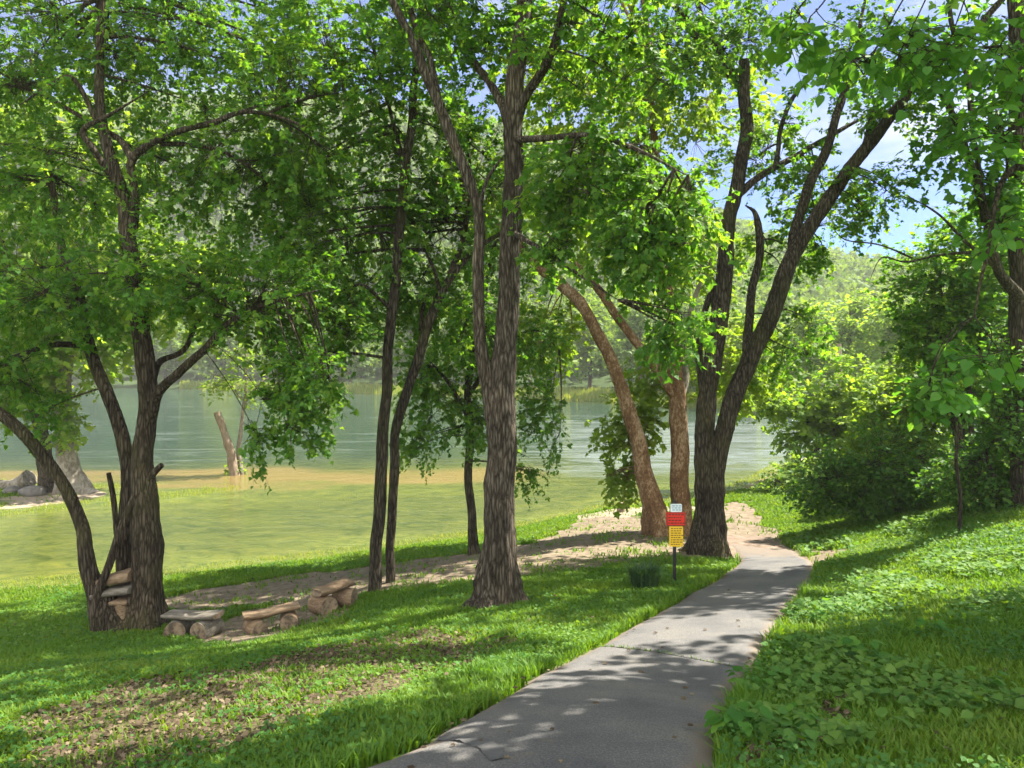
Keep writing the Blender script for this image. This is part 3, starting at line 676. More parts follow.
# ------------------------------------------------------------------ trees
class Tree:
    def __init__(s, name, px, py, Y, label, cat='tree', group=None, bark='bark_grey', leaf='leaf_boxelder', kind='compound', base=None):
        s.Y = Y; s.base = P(px, py, Y) if base is None else np.asarray(base, float)
        g0 = on_ground(s.base[0], s.base[1]); s.base = g0
        s.root = thing(name, s.base, label, cat, group); s.bark = M[bark]; s.leaf = M[leaf]; s.kind = kind
        s.nodes = []; s.nr = []; s.crown = MB()
    def limb(s, pts, name='limb', seg=14, flare=0, k=8, lump=.10, bark=None, part=True, seed=0, lobes=5):
        """pts: (px, py, dY, width in pixels)"""
        A = np.array([P(a, b, s.Y + dy) for a, b, dy, w in pts]); r = np.array([w / 2 / F * (s.Y + dy) * .90 for a, b, dy, w in pts])
        w0_ = pts[-1][3]; taper_ = name == 'limb' and seed not in (5, 6)
        if flare:
            A[0, 2] = on_ground(A[0, 0], A[0, 1])[2] - .12
        C = catmull(A, k if not (name == 'trunk' and seg >= 16) else 16); rr = np.interp(np.linspace(0, len(r) - 1, len(C)), np.arange(len(r)), r)
        if taper_: rr = rr * np.interp(np.linspace(0, 1, len(C)), [0, .75, 1], [1, 1, .3])
        ln = np.linalg.norm(C[-1] - C[0])
        wob = np.stack([vnoise(C + 11.1 + seed, 1.3) - .5, vnoise(C + 23.7 + seed, 1.3) - .5, np.zeros(len(C))], 1)
        fade = np.clip(np.arange(len(C)) / 6, 0, 1)[:, None]
        C = C + wob * fade * .10 * min(ln / 3, 1)
        s.nodes.append(C[2 if flare else 0:]); s.nr.append(rr[2 if flare else 0:])
        if part:
            m = MB(); tube(m, C, rr, seg, lump, flare=flare, seed=seed, lobes=lobes); m.build(name, bark and M[bark] or s.bark, s.root)
        else: tube(s.crown, C, rr, 7, lump, mat=1)
        return C
    def limb3(s, A, r, name='limb', seg=10, part=True, k=6):
        C = catmull(np.array(A, float), k); rr = np.interp(np.linspace(0, len(r) - 1, len(C)), np.arange(len(r)), r)
        s.nodes.append(C); s.nr.append(rr)
        if part: m = MB(); tube(m, C, rr, seg, .1); m.build(name, s.bark, s.root)
        else: tube(s.crown, C, rr, 7, .1, mat=1)
    def blob(s, px, py, dY, rx, ry, rz, n, size=.10, per=14, length=.6, boughs=4, droop=.5, gap=.40, minz=None, bough_r=.03, world_c=None):
        c = P(px, py, s.Y + dY) if world_c is None else np.array(world_c, float)
        rad = np.array([rx, ry, rz])
        nodes = np.concatenate(s.nodes) if s.nodes else s.base[None]
        # boughs reach from the nearest limb into the blob
        B0, B1, B2 = [], [], []
        for _ in range(boughs):
            d = norm(rng.normal(size=3)) * rng.uniform(.25, .8); tgt = c + d * rad
            dist = np.linalg.norm(nodes - tgt, axis=1) + np.maximum(tgt[2] - nodes[:, 2] + .3, 0) * .9
            a = nodes[np.argmin(dist)]; mid = (a + tgt) / 2 + np.array([0, 0, .12]) * np.linalg.norm(tgt - a) + rng.normal(0, .1, 3)
            B0.append(a); B1.append(mid); B2.append(tgt)
        bn = [nodes]
        if boughs:
            B0, B1, B2 = map(np.array, (B0, B1, B2))
            ln = np.linalg.norm(B2 - B0, axis=1)
            twigs(s.crown, B0, B1, B2, np.clip(bough_r * (.4 + .3 * ln), .008, .07), np.full(len(B0), .006), 1, 7, 5)
            tt = np.linspace(.25, 1, 8)[None, :, None]
            bn = [((1 - tt) ** 2 * B0[:, None] + 2 * tt * (1 - tt) * B1[:, None] + tt ** 2 * B2[:, None]).reshape(-1, 3)]
        bn = np.concatenate(bn)
        d = norm(rng.normal(size=(n * 3, 3))) * (rng.random((n * 3, 1)) ** (1 / 2.4))
        c3 = c + d * rad * (.8 + .45 * (fbm(d * 1.5 + c, 1.2)[:, None]))
        f = fbm(c3 + 5.5, .9 / max(min(rx, 3) / 1.6, .6)); c3 = c3[f > gap - .04][:int(n * 1.18)]
        if minz is not None: c3 = c3[c3[:, 2] > minz]
        gz = ground(c3[:, 0], c3[:, 1]); c3 = c3[c3[:, 2] > gz + .1]
        s.sprays(c3, c, bn, size, per, length, droop)
    def sprays(s, c3, c, bn, size, per, length, droop):
        n = len(c3)
        if n == 0: return
        st = np.empty_like(c3)
        for a in range(0, n, 1000):
            D = ((c3[a:a+1000, None] - bn[None]) ** 2).sum(-1); st[a:a+1000] = bn[np.argmin(D, 1)]
        v = c3 - st; dist = np.linalg.norm(v, axis=1, keepdims=True)
        out = norm(norm(v) * .8 + norm(c3 - c) * .5 + rng.normal(0, .45, (n, 3)) + np.array([0, 0, -droop * .5]))
        L = length * rng.uniform(.6, 1.3, (n, 1))
        e0 = c3 - out * L * .5; e2 = c3 + out * L * .5 + np.array([0, 0, -droop]) * L * .35; e1 = c3 + np.array([0, 0, .05]) * L
        near = dist[:, 0] < 1.3
        twigs(s.crown, st[near], (st[near] + e0[near]) / 2 + rng.normal(0, .06, (near.sum(), 3)), e0[near], np.full(near.sum(), .0075), np.full(near.sum(), .0045), 1, 4)
        twigs(s.crown, e0, e1, e2, np.full(n, .0045), np.full(n, .002), 1, 4)
        t = (np.arange(per)[None, :] + rng.random((n, per)) * .8) / per; t = (.08 + .95 * t)[:, :, None]
        pos = (1 - t) ** 2 * e0[:, None] + 2 * t * (1 - t) * e1[:, None] + t ** 2 * e2[:, None]
        tang = norm(e2 - e0)[:, None] * np.ones((1, per, 1))
        sd_ = norm(np.cross(tang, np.array([0, 0, 1.]) + rng.normal(0, .25, tang.shape)))
        sgn = np.where(np.arange(per) % 2 == 0, 1., -1.)[None, :, None]
        fw = tang * .55 + sd_ * sgn * .9 + rng.normal(0, .35, tang.shape) + np.array([0, 0, -droop * .9])
        up = np.array([0, 0, 1.]) + rng.normal(0, .45, tang.shape)
        pos = pos + norm(fw) * size * .35
        sprv = rng.random((n, 1)); cl = fbm(c3, .8)[:, None]
        rn = np.clip(.30 * sprv + .30 * cl + .55 * rng.random((n, per)) - .07, 0, 1).ravel()
        sz = size * (.42 + .95 * rng.random(n * per) ** 1.3)
        pos, fw, up = pos.reshape(-1, 3), fw.reshape(-1, 3), up.reshape(-1, 3)
        if s.kind == 'compound': compound(s.crown, pos, fw, up, sz, rn)
        elif s.kind == 'lobed': leaves(s.crown, pos, fw, up, sz * 1.1, LEAF_LOBED, rn)
        elif s.kind == 'heart': leaves(s.crown, pos, fw, up, sz, LEAF_HEART, rn)
        elif s.kind == 'oval': leaves(s.crown, pos, fw, up, sz, LEAF_OVAL, rn)
        else: leaves(s.crown, pos, fw, up, sz, LEAF_KITE, rn, 0, .85)
    def finish(s, name='crown'):
        if s.crown.n: s.crown.build(name, [s.leaf, s.bark], s.root)
        return s.root

# --- gnarled multi-stemmed tree on the left
T = Tree('gnarled_tree', 130, 622, 13.0, 'gnarled many-stemmed tree with planks wedged in its forked base', bark='bark_gnarled')
T.limb([(142,628,0,50),(147,590,0,33),(148,545,0,33),(144,500,0,29),(143,460,0,22),(147,410,0,21),(146,370,0,21),(136,300,0,18),(130,240,0,16),(118,180,0,13),(103,130,0,11),(100,60,.2,9),(108,-20,.4,8),(110,-130,.6,5)], 'trunk', 18, .5, seed=1)
T.limb([(128,622,.35,26),(125,570,.35,20),(127,500,.3,17),(127,455,.3,15),(112,400,.3,14),(92,350,.3,12),(80,300,.4,9),(60,240,.5,8),(50,150,.5,6)], 'trunk', 14, .3, seed=2)
T.limb([(122,632,-.2,46),(106,612,-.25,33),(93,578,-.3,18),(84,530,-.4,14),(62,482,-.5,13),(30,437,-.7,13),(-8,407,-.9,12),(-60,380,-1.2,10),(-120,330,-1.4,8)], 'trunk', 14, .3, seed=3)
T.limb([(98,625,-.45,11),(97,600,-.45,9),(108,565,-.4,8.5),(122,528,-.3,8),(136,495,-.15,7),(143,460,0,6)], 'limb', 10, seed=4)
T.limb([(120,572,.2,7),(117,530,.2,6),(111,490,.15,6),(108,473,.1,5)], 'limb', 8, seed=5)
T.limb([(146,482,0,12),(154,473,-.1,8),(162,465,-.16,6)], 'limb', 8, seed=6)
T.limb([(150,420,-.05,13),(160,392,-.2,11),(180,372,-.35,10),(205,350,-.5,9),(222,330,-.6,9),(245,312,-.8,7),(280,300,-1,5),(320,290,-1.1,4)], 'limb', 10, seed=7)
T.limb([(150,385,0,10),(160,362,.2,7),(185,350,.5,6),(200,318,.8,5),(230,290,1,4)], 'limb', 9, seed=8)
T.limb([(133,230,0,11),(134,190,-.1,9),(133,163,-.2,9),(150,145,-.3,8),(180,130,-.5,7),(215,122,-.6,6),(245,112,-.8,5),(290,120,-1,4),(330,140,-1.1,3)], 'limb', 10, seed=9)
T.limb([(133,163,-.2,8),(120,140,0,7),(95,125,.2,5),(60,105,.4,4),(30,90,.5,3)], 'limb', 9, seed=10)
T.limb([(120,190,0,9),(95,150,-.4,7),(85,130,-.5,6),(110,115,-.6,4),(150,90,-.7,3)], 'limb', 9, seed=11)
T.limb([(160,144,-.3,6),(190,145,-.2,5),(230,155,0,4),(270,185,.2,3)], 'limb', 8, seed=12)
T.limb([(82,345,.3,8),(50,345,0,6),(20,355,-.3,5),(-20,370,-.5,4)], 'limb', 8, seed=13)
T.limb([(105,140,0,7),(75,80,-.3,5),(50,85,-.5,4),(20,105,-.7,3)], 'limb', 8, seed=14)
for b in [(60,50,.9,2.5,2.2,2.0,310),(190,50,1.1,2.5,2.2,2.0,310),(95,180,1.2,2.3,2.0,1.3,240),(225,180,1.1,2.0,1.9,1.5,220),
          (40,290,-.4,1.8,1.8,1.1,200),(170,275,-.6,1.6,1.4,.75,150),(300,110,.3,1.6,1.8,1.8,200),(265,300,-.4,1.2,1.2,.9,130),
          (292,372,-.7,.6,.6,.5,40),(20,385,-.5,.9,.8,.8,70),(325,375,-.9,.5,.6,.5,30),(30,50,2.2,1.8,1.4,1.5,110),(160,10,2.2,1.8,1.4,1.4,100),(290,40,2,1.6,1.4,1.4,90),(-60,200,0,2.5,2.2,3,200)]:
    T.blob(*b, size=.092, per=14, length=.62, boughs=5, droop=.55, minz=-2.0)
for b in [(300,420,-.9,.5,.5,.5,30),(262,440,-.9,.28,.3,.42,15),(275,400,-.85,.35,.3,.3,14)]:
    T.blob(*b, size=.092, per=13, length=.55, boughs=1, droop=.8, bough_r=.010)
for b in [(20,-160,.3,3.2,3.2,2.6,90),(240,-150,1,3.2,3.2,2.6,80),(110,-330,.5,3.0,3.0,2.0,50)]:
    T.blob(*b, size=.16, per=12, length=.8, boughs=6, droop=.4, gap=.46)
T.finish()

# --- two slender trees
T = Tree('slender_tree', 376, 592, 14.3, 'slender straight tree standing just left of a thinner leaning tree', bark='bark_dark')
T.limb([(374,594,0,14.5),(376,560,0,14),(380,500,0,14),(384,430,0,12.5),(390,340,0,11.5),(397,260,0,11),(403,190,0,11),(412,110,.1,9),(420,30,.2,8),(425,-60,.3,6),(430,-160,.4,4)], 'trunk', 14, .2, seed=21)
T.limb([(392,310,0,5),(360,285,-.3,4),(330,300,-.5,3),(300,335,-.7,2.5)], 'limb', 7, seed=22)
T.limb([(388,358,0,4),(350,353,-.3,3),(315,352,-.5,2.5)], 'limb', 7, seed=23)
T.limb([(405,170,0,6),(390,110,.3,4),(375,60,.5,3.5),(360,0,.7,3)], 'limb', 7, seed=24)
for b in [(335,230,0,1.7,1.5,1.5,190),(410,140,.6,1.5,1.5,1.5,150),(330,320,-.4,1.0,.9,.8,75),(345,60,.4,1.7,1.6,1.5,150),(310,400,-.5,.55,.5,.6,26),(430,30,.6,1.4,1.4,1.2,110),(290,160,1,1.3,1.2,1.2,90),(370,300,.8,1.0,.9,.9,60)]:
    T.blob(*b, size=.10, per=13, length=.6, boughs=5, droop=.55)
for b in [(400,-130,.5,2.6,2.6,2.4,65)]: T.blob(*b, size=.16, per=12, length=.8, boughs=6, droop=.4, gap=.46)
T.finish()
T = Tree('leaning_tree', 388, 585, 15.0, 'thin dark tree leaning right behind the slender straight one', bark='bark_dark')
T.limb([(390,586,0,10.5),(391,540,0,10),(394,470,0,10.5),(400,415,0,11),(418,360,0,11),(438,300,0,10),(452,275,.1,9),(475,250,.3,6),(510,225,.5,5),(530,190,.6,4)], 'trunk', 12, .2, seed=25)
T.limb([(440,295,0,6),(435,272,-.2,4),(425,250,-.3,3.5)], 'limb', 7, seed=26)
T.limb([(450,275,.1,8),(463,235,.4,6),(470,180,.6,5),(465,120,.8,4)], 'limb', 8, seed=27)
T.limb([(420,330,0,5),(425,300,.3,4),(440,285,.6,3)], 'limb', 7, seed=28)
for b in [(440,225,.6,1.2,1.2,1.1,110),(490,170,.8,1.2,1.1,1.2,90),(420,300,.5,.9,.9,.8,60),(455,120,1,1.2,1.1,1.0,80),(400,220,1.2,1.0,.9,.9,60),(455,310,.9,1.0,.9,1.0,70),(350,240,1.4,1.2,1.0,1.1,80),(300,230,1.6,1.2,1.0,1.2,80)]:
    T.blob(*b, size=.10, per=12, length=.6, boughs=4, droop=.55)
T.finish()

# --- big centre tree
T = Tree('forked_tree', 497, 606, 11.8, 'big grey-barked tree forking into two tall stems beside the path', bark='bark_grey')
T.limb([(497,611,0,44),(497,580,0,37),(500,540,0,35),(502,480,0,33),(502,420,0,32),(504,380,0,30),(507,320,0,25),(510,250,0,23),(511,180,0,22),(513,120,0,22),(520,60,0,20),(524,0,.1,18),(528,-90,.2,14),(535,-200,.3,10),(540,-320,.4,6)], 'trunk', 22, .9, seed=31, lobes=6)
T.limb([(496,420,-.02,24),(488,385,-.05,19),(481,350,-.1,14),(479,290,-.1,13),(476,210,-.15,12),(460,155,-.2,13),(440,105,-.2,12),(420,60,-.25,11),(400,20,-.3,9),(380,-30,-.3,8),(350,-120,-.3,5)], 'trunk', 14, seed=32)
T.limb([(514,125,0,14),(528,95,-.2,10),(543,70,-.4,10),(555,40,-.6,9),(570,-20,-.8,7),(600,-100,-1,5)], 'limb', 10, seed=33)
T.limb([(511,130,0,14),(502,105,.3,11),(490,80,.5,9),(478,65,.7,8),(465,40,.9,6),(445,0,1.1,5)], 'limb', 10, seed=34)
T.limb([(440,105,-.2,8),(430,60,.1,7),(415,30,.3,7),(410,-30,.5,6)], 'limb', 9, seed=35)
T.limb([(478,215,-.1,6),(488,180,.2,4),(505,155,.4,3.5)], 'limb', 7, seed=36)
T.limb([(513,140,0,9),(545,138,-.8,7),(590,136,-1.5,6),(640,150,-2,5),(690,175,-2.4,4)], 'limb', 9, seed=37)
T.limb([(510,230,0,7),(540,250,-.8,5),(580,275,-1.4,4),(620,300,-1.8,3)], 'limb', 8, seed=38)
for b in [(600,170,-1.4,1.05,.8,.75,120),(665,215,-2.0,.85,.7,.85,110),(640,250,-1.8,.8,.7,.6,65),(675,320,-2.1,.45,.5,.5,40),(560,250,-1.0,.5,.6,.5,24),(555,200,-.9,.6,.6,.9,50)]:
    T.blob(*b, size=.095, per=12, length=.5, boughs=4, droop=.8, gap=.36)
for b in [(440,20,.6,1.3,1.2,.9,100),(600,40,-.4,1.5,1.4,1.0,120),(530,40,1.2,1.4,1.0,1.0,80)]:
    T.blob(*b, size=.10, per=13, length=.6, boughs=5, droop=.5)
for b in [(430,-130,0,3.0,3.0,2.2,85),(620,-140,-.3,3.0,3.0,2.2,75),(530,-320,.3,3.4,3.4,2.6,60)]:
    T.blob(*b, size=.16, per=12, length=.8, boughs=6, droop=.4, gap=.46)
T.finish()

# --- small shore tree with hanging foliage
T = Tree('small_tree', 473, 556, 18.3, 'small dark-stemmed tree with hanging foliage near the water', bark='bark_dark')
T.limb([(474,557,0,13),(472,525,0,10),(469,480,0,9),(470,430,0,9),(468,390,0,8),(474,340,0,7),(485,290,.2,5),(495,240,.3,4)], 'trunk', 12, .4, seed=41)
T.limb([(470,420,0,6),(450,385,-.3,4),(430,360,-.5,3)], 'limb', 7, seed=42)
T.limb([(469,395,0,6),(500,350,.2,4),(535,330,.4,3),(560,350,.5,2.5)], 'limb', 7, seed=43)
for b in [(470,330,0,1.7,1.5,1.4,170),(430,390,-.3,1.0,.9,1.3,110),(520,350,.3,1.3,1.2,1.3,130),(540,420,.4,.7,.7,1.2,60),(480,420,-.4,1.0,.6,.8,70),(415,440,-.2,.5,.5,.7,26),(527,470,.3,.32,.3,.6,16),(500,250,.3,1.4,1.2,1.1,90)]:
    T.blob(*b, size=.10, per=12, length=.65, boughs=4, droop=.85, gap=.39)
T.finish()

# --- orange-barked sycamore on the shore
T = Tree('sycamore_tree', 668, 534, 19.5, 'twin-stemmed sycamore with orange bark, one stem leaning left', bark='bark_orange', leaf='leaf_sycamore', kind='lobed')
T.limb([(662,536,-.1,34),(655,508,-.1,25),(646,480,0,21),(635,430,.1,17),(622,390,.2,15),(606,350,.3,14),(585,310,.4,13),(562,285,1,13),(540,268,1.3,12),(515,240,1.7,9),(480,210,2.2,7),(430,180,3,5)], 'trunk', 16, .35, seed=51)
T.limb([(682,536,.3,30),(680,500,.3,22),(680,450,.3,20),(679,410,.3,19),(677,380,.3,17),(676,340,.4,14),(668,290,.5,12),(660,230,.6,10),(655,150,.8,8),(650,60,1,6)], 'trunk', 16, .35, seed=52)
T.limb([(679,402,.3,13),(658,370,.3,10),(634,340,.3,10),(617,315,.3,9.5),(600,292,.3,9),(575,262,.3,7),(540,230,.2,5)], 'limb', 12, seed=53)
T.limb([(680,400,.3,11),(686,375,.6,8),(684,350,.8,7),(695,300,1,6),(720,240,1.2,5)], 'limb', 10, bark='bark_pale', seed=54)
for b in [(600,220,2.2,2.2,1.6,1.6,150),(690,250,2,2.0,1.6,1.6,130),(540,330,2.4,1.4,1.0,1.2,80),(630,430,.9,1.0,.7,.9,70),(620,480,.9,.5,.4,.5,26),(730,360,1.4,1.4,1.0,1.4,100),(655,380,1.2,1.0,.8,1.0,60),(600,110,1,2.4,2,1.8,160),(700,110,1.3,2.2,2,1.8,140),(500,190,1.8,1.5,1.2,1.2,80),(560,70,1.8,2.0,1.6,1.4,100)]:
    T.blob(*b, size=.17, per=12, length=.8, boughs=4, droop=.5, gap=.38)
for b in [(640,-90,1,3.6,3.4,3,75)]: T.blob(*b, size=.24, per=12, length=1, boughs=6, droop=.4, gap=.46)
T.finish()

# --- large dark tree with two spreading stems at the end of the path
T = Tree('spreading_tree', 706, 555, 16.8, 'dark trunk splitting low into two spreading stems behind the sign', bark='bark_dark')
T.limb([(706,558,0,42),(707,530,0,33),(708,500,0,31),(704,450,0,22),(708,400,0,21),(716,340,0,20),(722,290,0,19),(728,230,0,16),(738,180,.1,15),(746,130,.2,14),(744,80,.3,13),(742,60,.3,12)], 'trunk', 20, .7, seed=61, lobes=5)
T.limb([(709,515,-.05,27),(717,470,-.1,21),(727,420,-.15,20),(746,370,-.2,20),(768,320,-.3,19),(786,275,-.4,18),(806,232,-.5,16),(835,190,-.6,15),(862,155,-.8,14),(890,118,-1,12),(925,75,-1.2,10),(965,40,-1.4,8),(1010,-10,-1.6,6)], 'trunk', 16, seed=62)
T.limb([(792,262,-.4,15),(797,225,-.3,12),(806,195,-.2,11),(822,160,0,11),(836,120,.1,9),(848,80,.3,8),(862,20,.5,6),(870,-60,.7,4)], 'limb', 12, seed=63)
T.limb([(742,85,.3,12),(726,72,.1,10),(705,50,-.1,9),(690,25,-.3,8),(670,0,-.5,6),(640,-40,-.7,5)], 'limb', 10, seed=64)
T.limb([(735,75,.2,8),(715,45,.5,7),(700,15,.7,6),(688,-30,.9,5)], 'limb', 9, seed=65)
T.limb([(733,200,.1,9),(755,180,.3,8),(785,162,.5,7),(815,145,.7,6),(850,125,.9,5),(880,110,1,4)], 'limb', 9, seed=66)
T.limb([(775,168,.4,6),(782,130,.6,5),(792,100,.8,5),(815,70,1,4),(830,40,1.2,3)], 'limb', 8, seed=67)
T.limb([(702,440,0,11),(702,380,.2,9),(700,340,.3,8),(706,310,.3,7),(715,290,.2,7),(722,270,.1,7)], 'limb', 9, seed=68)
T.limb([(745,375,-.2,12),(748,330,.1,10),(752,290,.3,9),(760,250,.4,9),(757,215,.5,7),(745,205,.6,5)], 'limb', 9, seed=69)
T.limb([(862,155,-.8,8),(880,100,-.5,6),(905,75,-.3,5),(930,65,-.2,4)], 'limb', 9, seed=70)
for b in [(720,30,.2,1.9,1.8,1.4,170),(770,150,.9,1.4,1.3,1.2,100),(860,60,.4,1.6,1.5,1.2,110),(820,200,1.0,1.0,.9,1.0,60),(870,190,-.7,.9,.9,.7,55),(790,340,.6,.9,.9,1.1,60),(660,60,-.5,1.4,1.3,1.2,110),(900,110,-1,.9,.9,.6,45),(780,250,1.3,1.0,.8,1.0,50),(860,215,-.6,.35,.4,.6,16),(820,250,.6,.5,.5,.5,18)]:
    T.blob(*b, size=.105, per=12, length=.6, boughs=5, droop=.6)
for b in [(700,-110,.2,3.6,3.4,2.6,80),(860,-120,0,3.2,3.2,2.4,60),(970,-60,-1.5,2,2.2,1.6,25)]: T.blob(*b, size=.18, per=12, length=.85, boughs=6, droop=.4, gap=.46)
T.finish()

# --- tree at the right edge behind the slope's crest, and the near tree whose boughs hang into the frame
T = Tree('straight_tree', 1020, 506, 16.0, 'straight dark trunk at the right edge rising behind the slope', bark='bark_dark', leaf='leaf_broad', kind='lobed')
T.limb([(1024,520,0,32),(1023,470,0,24),(1021,400,0,22),(1020,300,0,20),(1018,200,0,19),(1018,100,0,18),(1016,0,0,16),(1012,-120,0,13),(1005,-250,0,9)], 'trunk', 14, .3, seed=81)
T.limb([(1020,298,-.3,14),(1000,270,-.5,10),(988,230,-.7,9),(972,170,-.9,8),(958,130,-1.1,7),(940,90,-1.3,6),(915,55,-1.5,5),(880,30,-1.7,4)], 'limb', 10, seed=82)
T.limb([(985,225,-.7,8),(975,140,-.5,5),(966,70,-.4,6),(952,20,-.3,5),(940,-40,-.2,4)], 'limb', 8, seed=83)
T.limb([(1000,270,-.5,6),(968,245,-.6,4),(938,215,-.7,2.5),(905,195,-.8,2)], 'limb', 7, seed=84)
T.limb([(975,252,-.6,4),(940,255,-.7,2.5),(905,262,-.8,2),(880,258,-.9,1.5),(868,285,-.9,1)], 'limb', 6, seed=85)
T.limb([(912,258,-.8,2.5),(880,245,-.9,1.8),(845,240,-1,1.4),(830,226,-1,1)], 'limb', 6, seed=86)
for b in [(960,140,-1,.9,.9,.9,50),(1010,60,0,1.0,1,1.2,70),(930,60,-1.5,.9,.8,.7,50),(1010,180,-.6,.6,.6,1.0,40),(985,200,-.6,.5,.5,.6,22)]:
    T.blob(*b, size=.17, per=10, length=.6, boughs=3, droop=.55, gap=.36)
for b in [(1010,-130,0,2.6,2.6,2.0,70)]: T.blob(*b, size=.24, per=10, length=.8, boughs=5, droop=.5, gap=.46)
T.finish()
T = Tree('broadleaf_tree', 0, 0, 7.0, 'near tree whose big-leaved boughs hang into the top right corner', bark='bark_dark', leaf='leaf_broad', kind='heart', base=(9.2, 8.2, -2))
g0 = T.base
T.limb3([g0 - [0, 0, .2], g0 + [0, 0, 2.5], g0 + [-.3, -.1, 5], g0 + [-.5, -.1, 8], g0 + [-.5, 0, 11]], [.28, .22, .2, .16, .1], 'trunk', 14)
T.limb3([g0 + [-.1, 0, 3.9], g0 + [-1.5, -.4, 5.0], (5.2, 7.0, 4.0), (3.6, 6.4, 3.45), (2.2, 5.8, 3.05)], [.10, .08, .05, .03, .01], 'limb', 9)
T.limb3([g0 + [0, 0, 4.0], g0 + [-2, .3, 3.9], (5.6, 8.0, 2.2), (5.0, 7.6, 1.1), (4.75, 7.4, .5)], [.08, .06, .035, .02, .008], 'limb', 8)
T.limb3([g0 + [-.4, 0, 6.4], g0 + [-3, .3, 8.0], (3.8, 8.6, 8.2), (1.6, 8.2, 7.8)], [.11, .09, .06, .02], 'limb', 8)
for b in [(880,60,0,.75,.5,.30,26),(810,35,-.6,.5,.4,.20,14),(960,50,.3,.8,.6,.4,26),(1000,130,.4,.5,.5,.5,24),(1008,230,.6,.3,.4,.35,10),(980,360,.6,.35,.4,.18,7),(945,392,.4,.3,.3,.15,7)]:
    T.blob(*b, size=.11, per=7, length=.45, boughs=2, droop=.55, gap=.3, bough_r=.012)
for c, r_, n in [((9.2, 8.0, 5.2), (2.4, 2.2, 1.8), 260), ((8.2, 6.4, 5.0), (1.8, 1.8, 1.3), 190), ((8.3, 9.0, 5.6), (1.5, 1.5, 1.1), 110), ((7.0, 7.4, 5.4), (1.3, 1.3, .9), 80), ((10.8, 9.6, 6.6), (2.4, 2.2, 2.0), 90), ((5.6, 7.0, 5.7), (2.0, 1.6, .9), 150), ((3.2, 6.4, 5.8), (1.8, 1.6, .9), 110), ((7.4, 8.8, 7.6), (2.4, 2.2, 1.4), 80), ((1.2, 7.2, 6.6), (1.8, 1.8, .9), 50)]:
    T.blob(0, 0, 0, *r_, n, size=.22, per=10, length=.8, boughs=5, droop=.5, gap=.44, world_c=c)
T.finish()

# --- trees on the spit at the left
T = Tree('bank_sycamore', 68, 488, 31.0, 'pale-trunked tree standing on the gravel spit beside the water', bark='bark_pale', leaf='leaf_bank', kind='lobed')
T.limb([(74,491,0,32),(70,470,0,22),(65,435,0,19),(62,400,0,17),(66,360,.2,14),(72,310,.4,11),(80,240,.6,9),(85,150,.8,6)], 'trunk', 14, .5, seed=91)
T.limb([(52,493,.3,24),(46,465,.3,17),(40,430,.4,15),(30,380,.6,13),(15,310,.8,10),(0,230,1,7)], 'trunk', 12, .4, bark='bark_gnarled', seed=92)
T.limb([(30,478,.6,20),(12,486,.7,14),(-20,482,.8,10)], 'limb', 8, seed=93)
for b in [(70,340,0,3.0,2.4,2.4,190),(20,370,-.5,2.0,1.6,2.2,140),(100,270,.5,3.2,2.6,2.8,190),(10,260,.3,3.4,2.6,2.8,190),(60,150,.6,4.5,3.2,3.6,220),(185,290,2,2.4,2,2.4,120),(62,420,-.6,.8,.7,.8,30)]:
    T.blob(*b, size=.28, per=12, length=1.1, boughs=4, droop=.5, gap=.38)
T.finish()
T = Tree('dead_snag', 228, 467, 36.0, 'broken dead trunk leaning in the shallows beside a pale sapling', 'dead tree', bark='wood_drift')
T.limb([(236,472,0,11),(230,450,0,9.5),(224,432,0,8),(217,412,0,7.5)], 'trunk', 10, .1, seed=94, lump=.25)
T.finish()
T = Tree('pale_sapling', 240, 470, 36.4, 'thin pale sapling with yellow-green leaves in the shallows', bark='bark_pale', leaf='leaf_bank', kind='kite')
T.limb([(243,474,0,9),(238,450,0,5),(243,415,0,4),(246,370,0,3),(244,335,0,2)], 'trunk', 8, .2, seed=95)
T.limb([(243,400,0,2.5),(225,380,0,2),(210,372,0,1.5)], 'limb', 6, seed=96)
T.limb([(244,405,0,2.5),(258,385,0,2),(275,375,0,1.5)], 'limb', 6, seed=97)
for b in [(222,385,0,1.2,.9,.7,38),(255,390,0,1.0,.8,.8,34),(240,355,0,1.0,.8,.7,30),(236,466,0,.35,.35,.25,14)]:
    T.blob(*b, size=.2, per=9, length=.7, boughs=3, droop=.2, gap=.3)
T.finish()

# --- shrubs and trees of the right-hand thicket
def shrub(name, px, py, Y, label, cat, leaf, blobs, size, stems=4, kind='kite', group=None, per=13, length=.6, bark='bark_dark', droop=.3, gap=.34, stem_px=5):
    T = Tree(name, px, py, Y, label, cat, group, bark=bark, leaf=leaf, kind=kind)
    base = T.base
    for i in range(stems):
        bx, by, bd = blobs[i % len(blobs)][:3]; tgt = P(bx, by, Y + bd); o = rng.normal(0, .25, 3) * [1, 1, 0]
        r0 = stem_px / 2 / F * Y
        T.limb3([base + o - [0, 0, .15], base + o + (tgt - base) * .35 + rng.normal(0, .1, 3), base + (tgt - base) * .7 + rng.normal(0, .15, 3), tgt], [r0, r0 * .8, r0 * .5, r0 * .2], 'stem', 8)
    for b in blobs: T.blob(*b, size=size, per=per, length=length, boughs=4, droop=droop, gap=gap)
    T.finish(); return T
shrub('bush', 870, 512, 20.0, 'dense dark green bush rounding over the bend of the lawn', 'bush', 'leaf_bush',
      [(830,480,0,1.2,1.2,1.0,150),(880,465,0,1.5,1.4,1.3,210),(930,475,.3,1.4,1.3,1.2,190),(870,495,-.5,1.5,.6,.5,120),(815,492,.3,.6,.6,.5,50)], .12, 6)
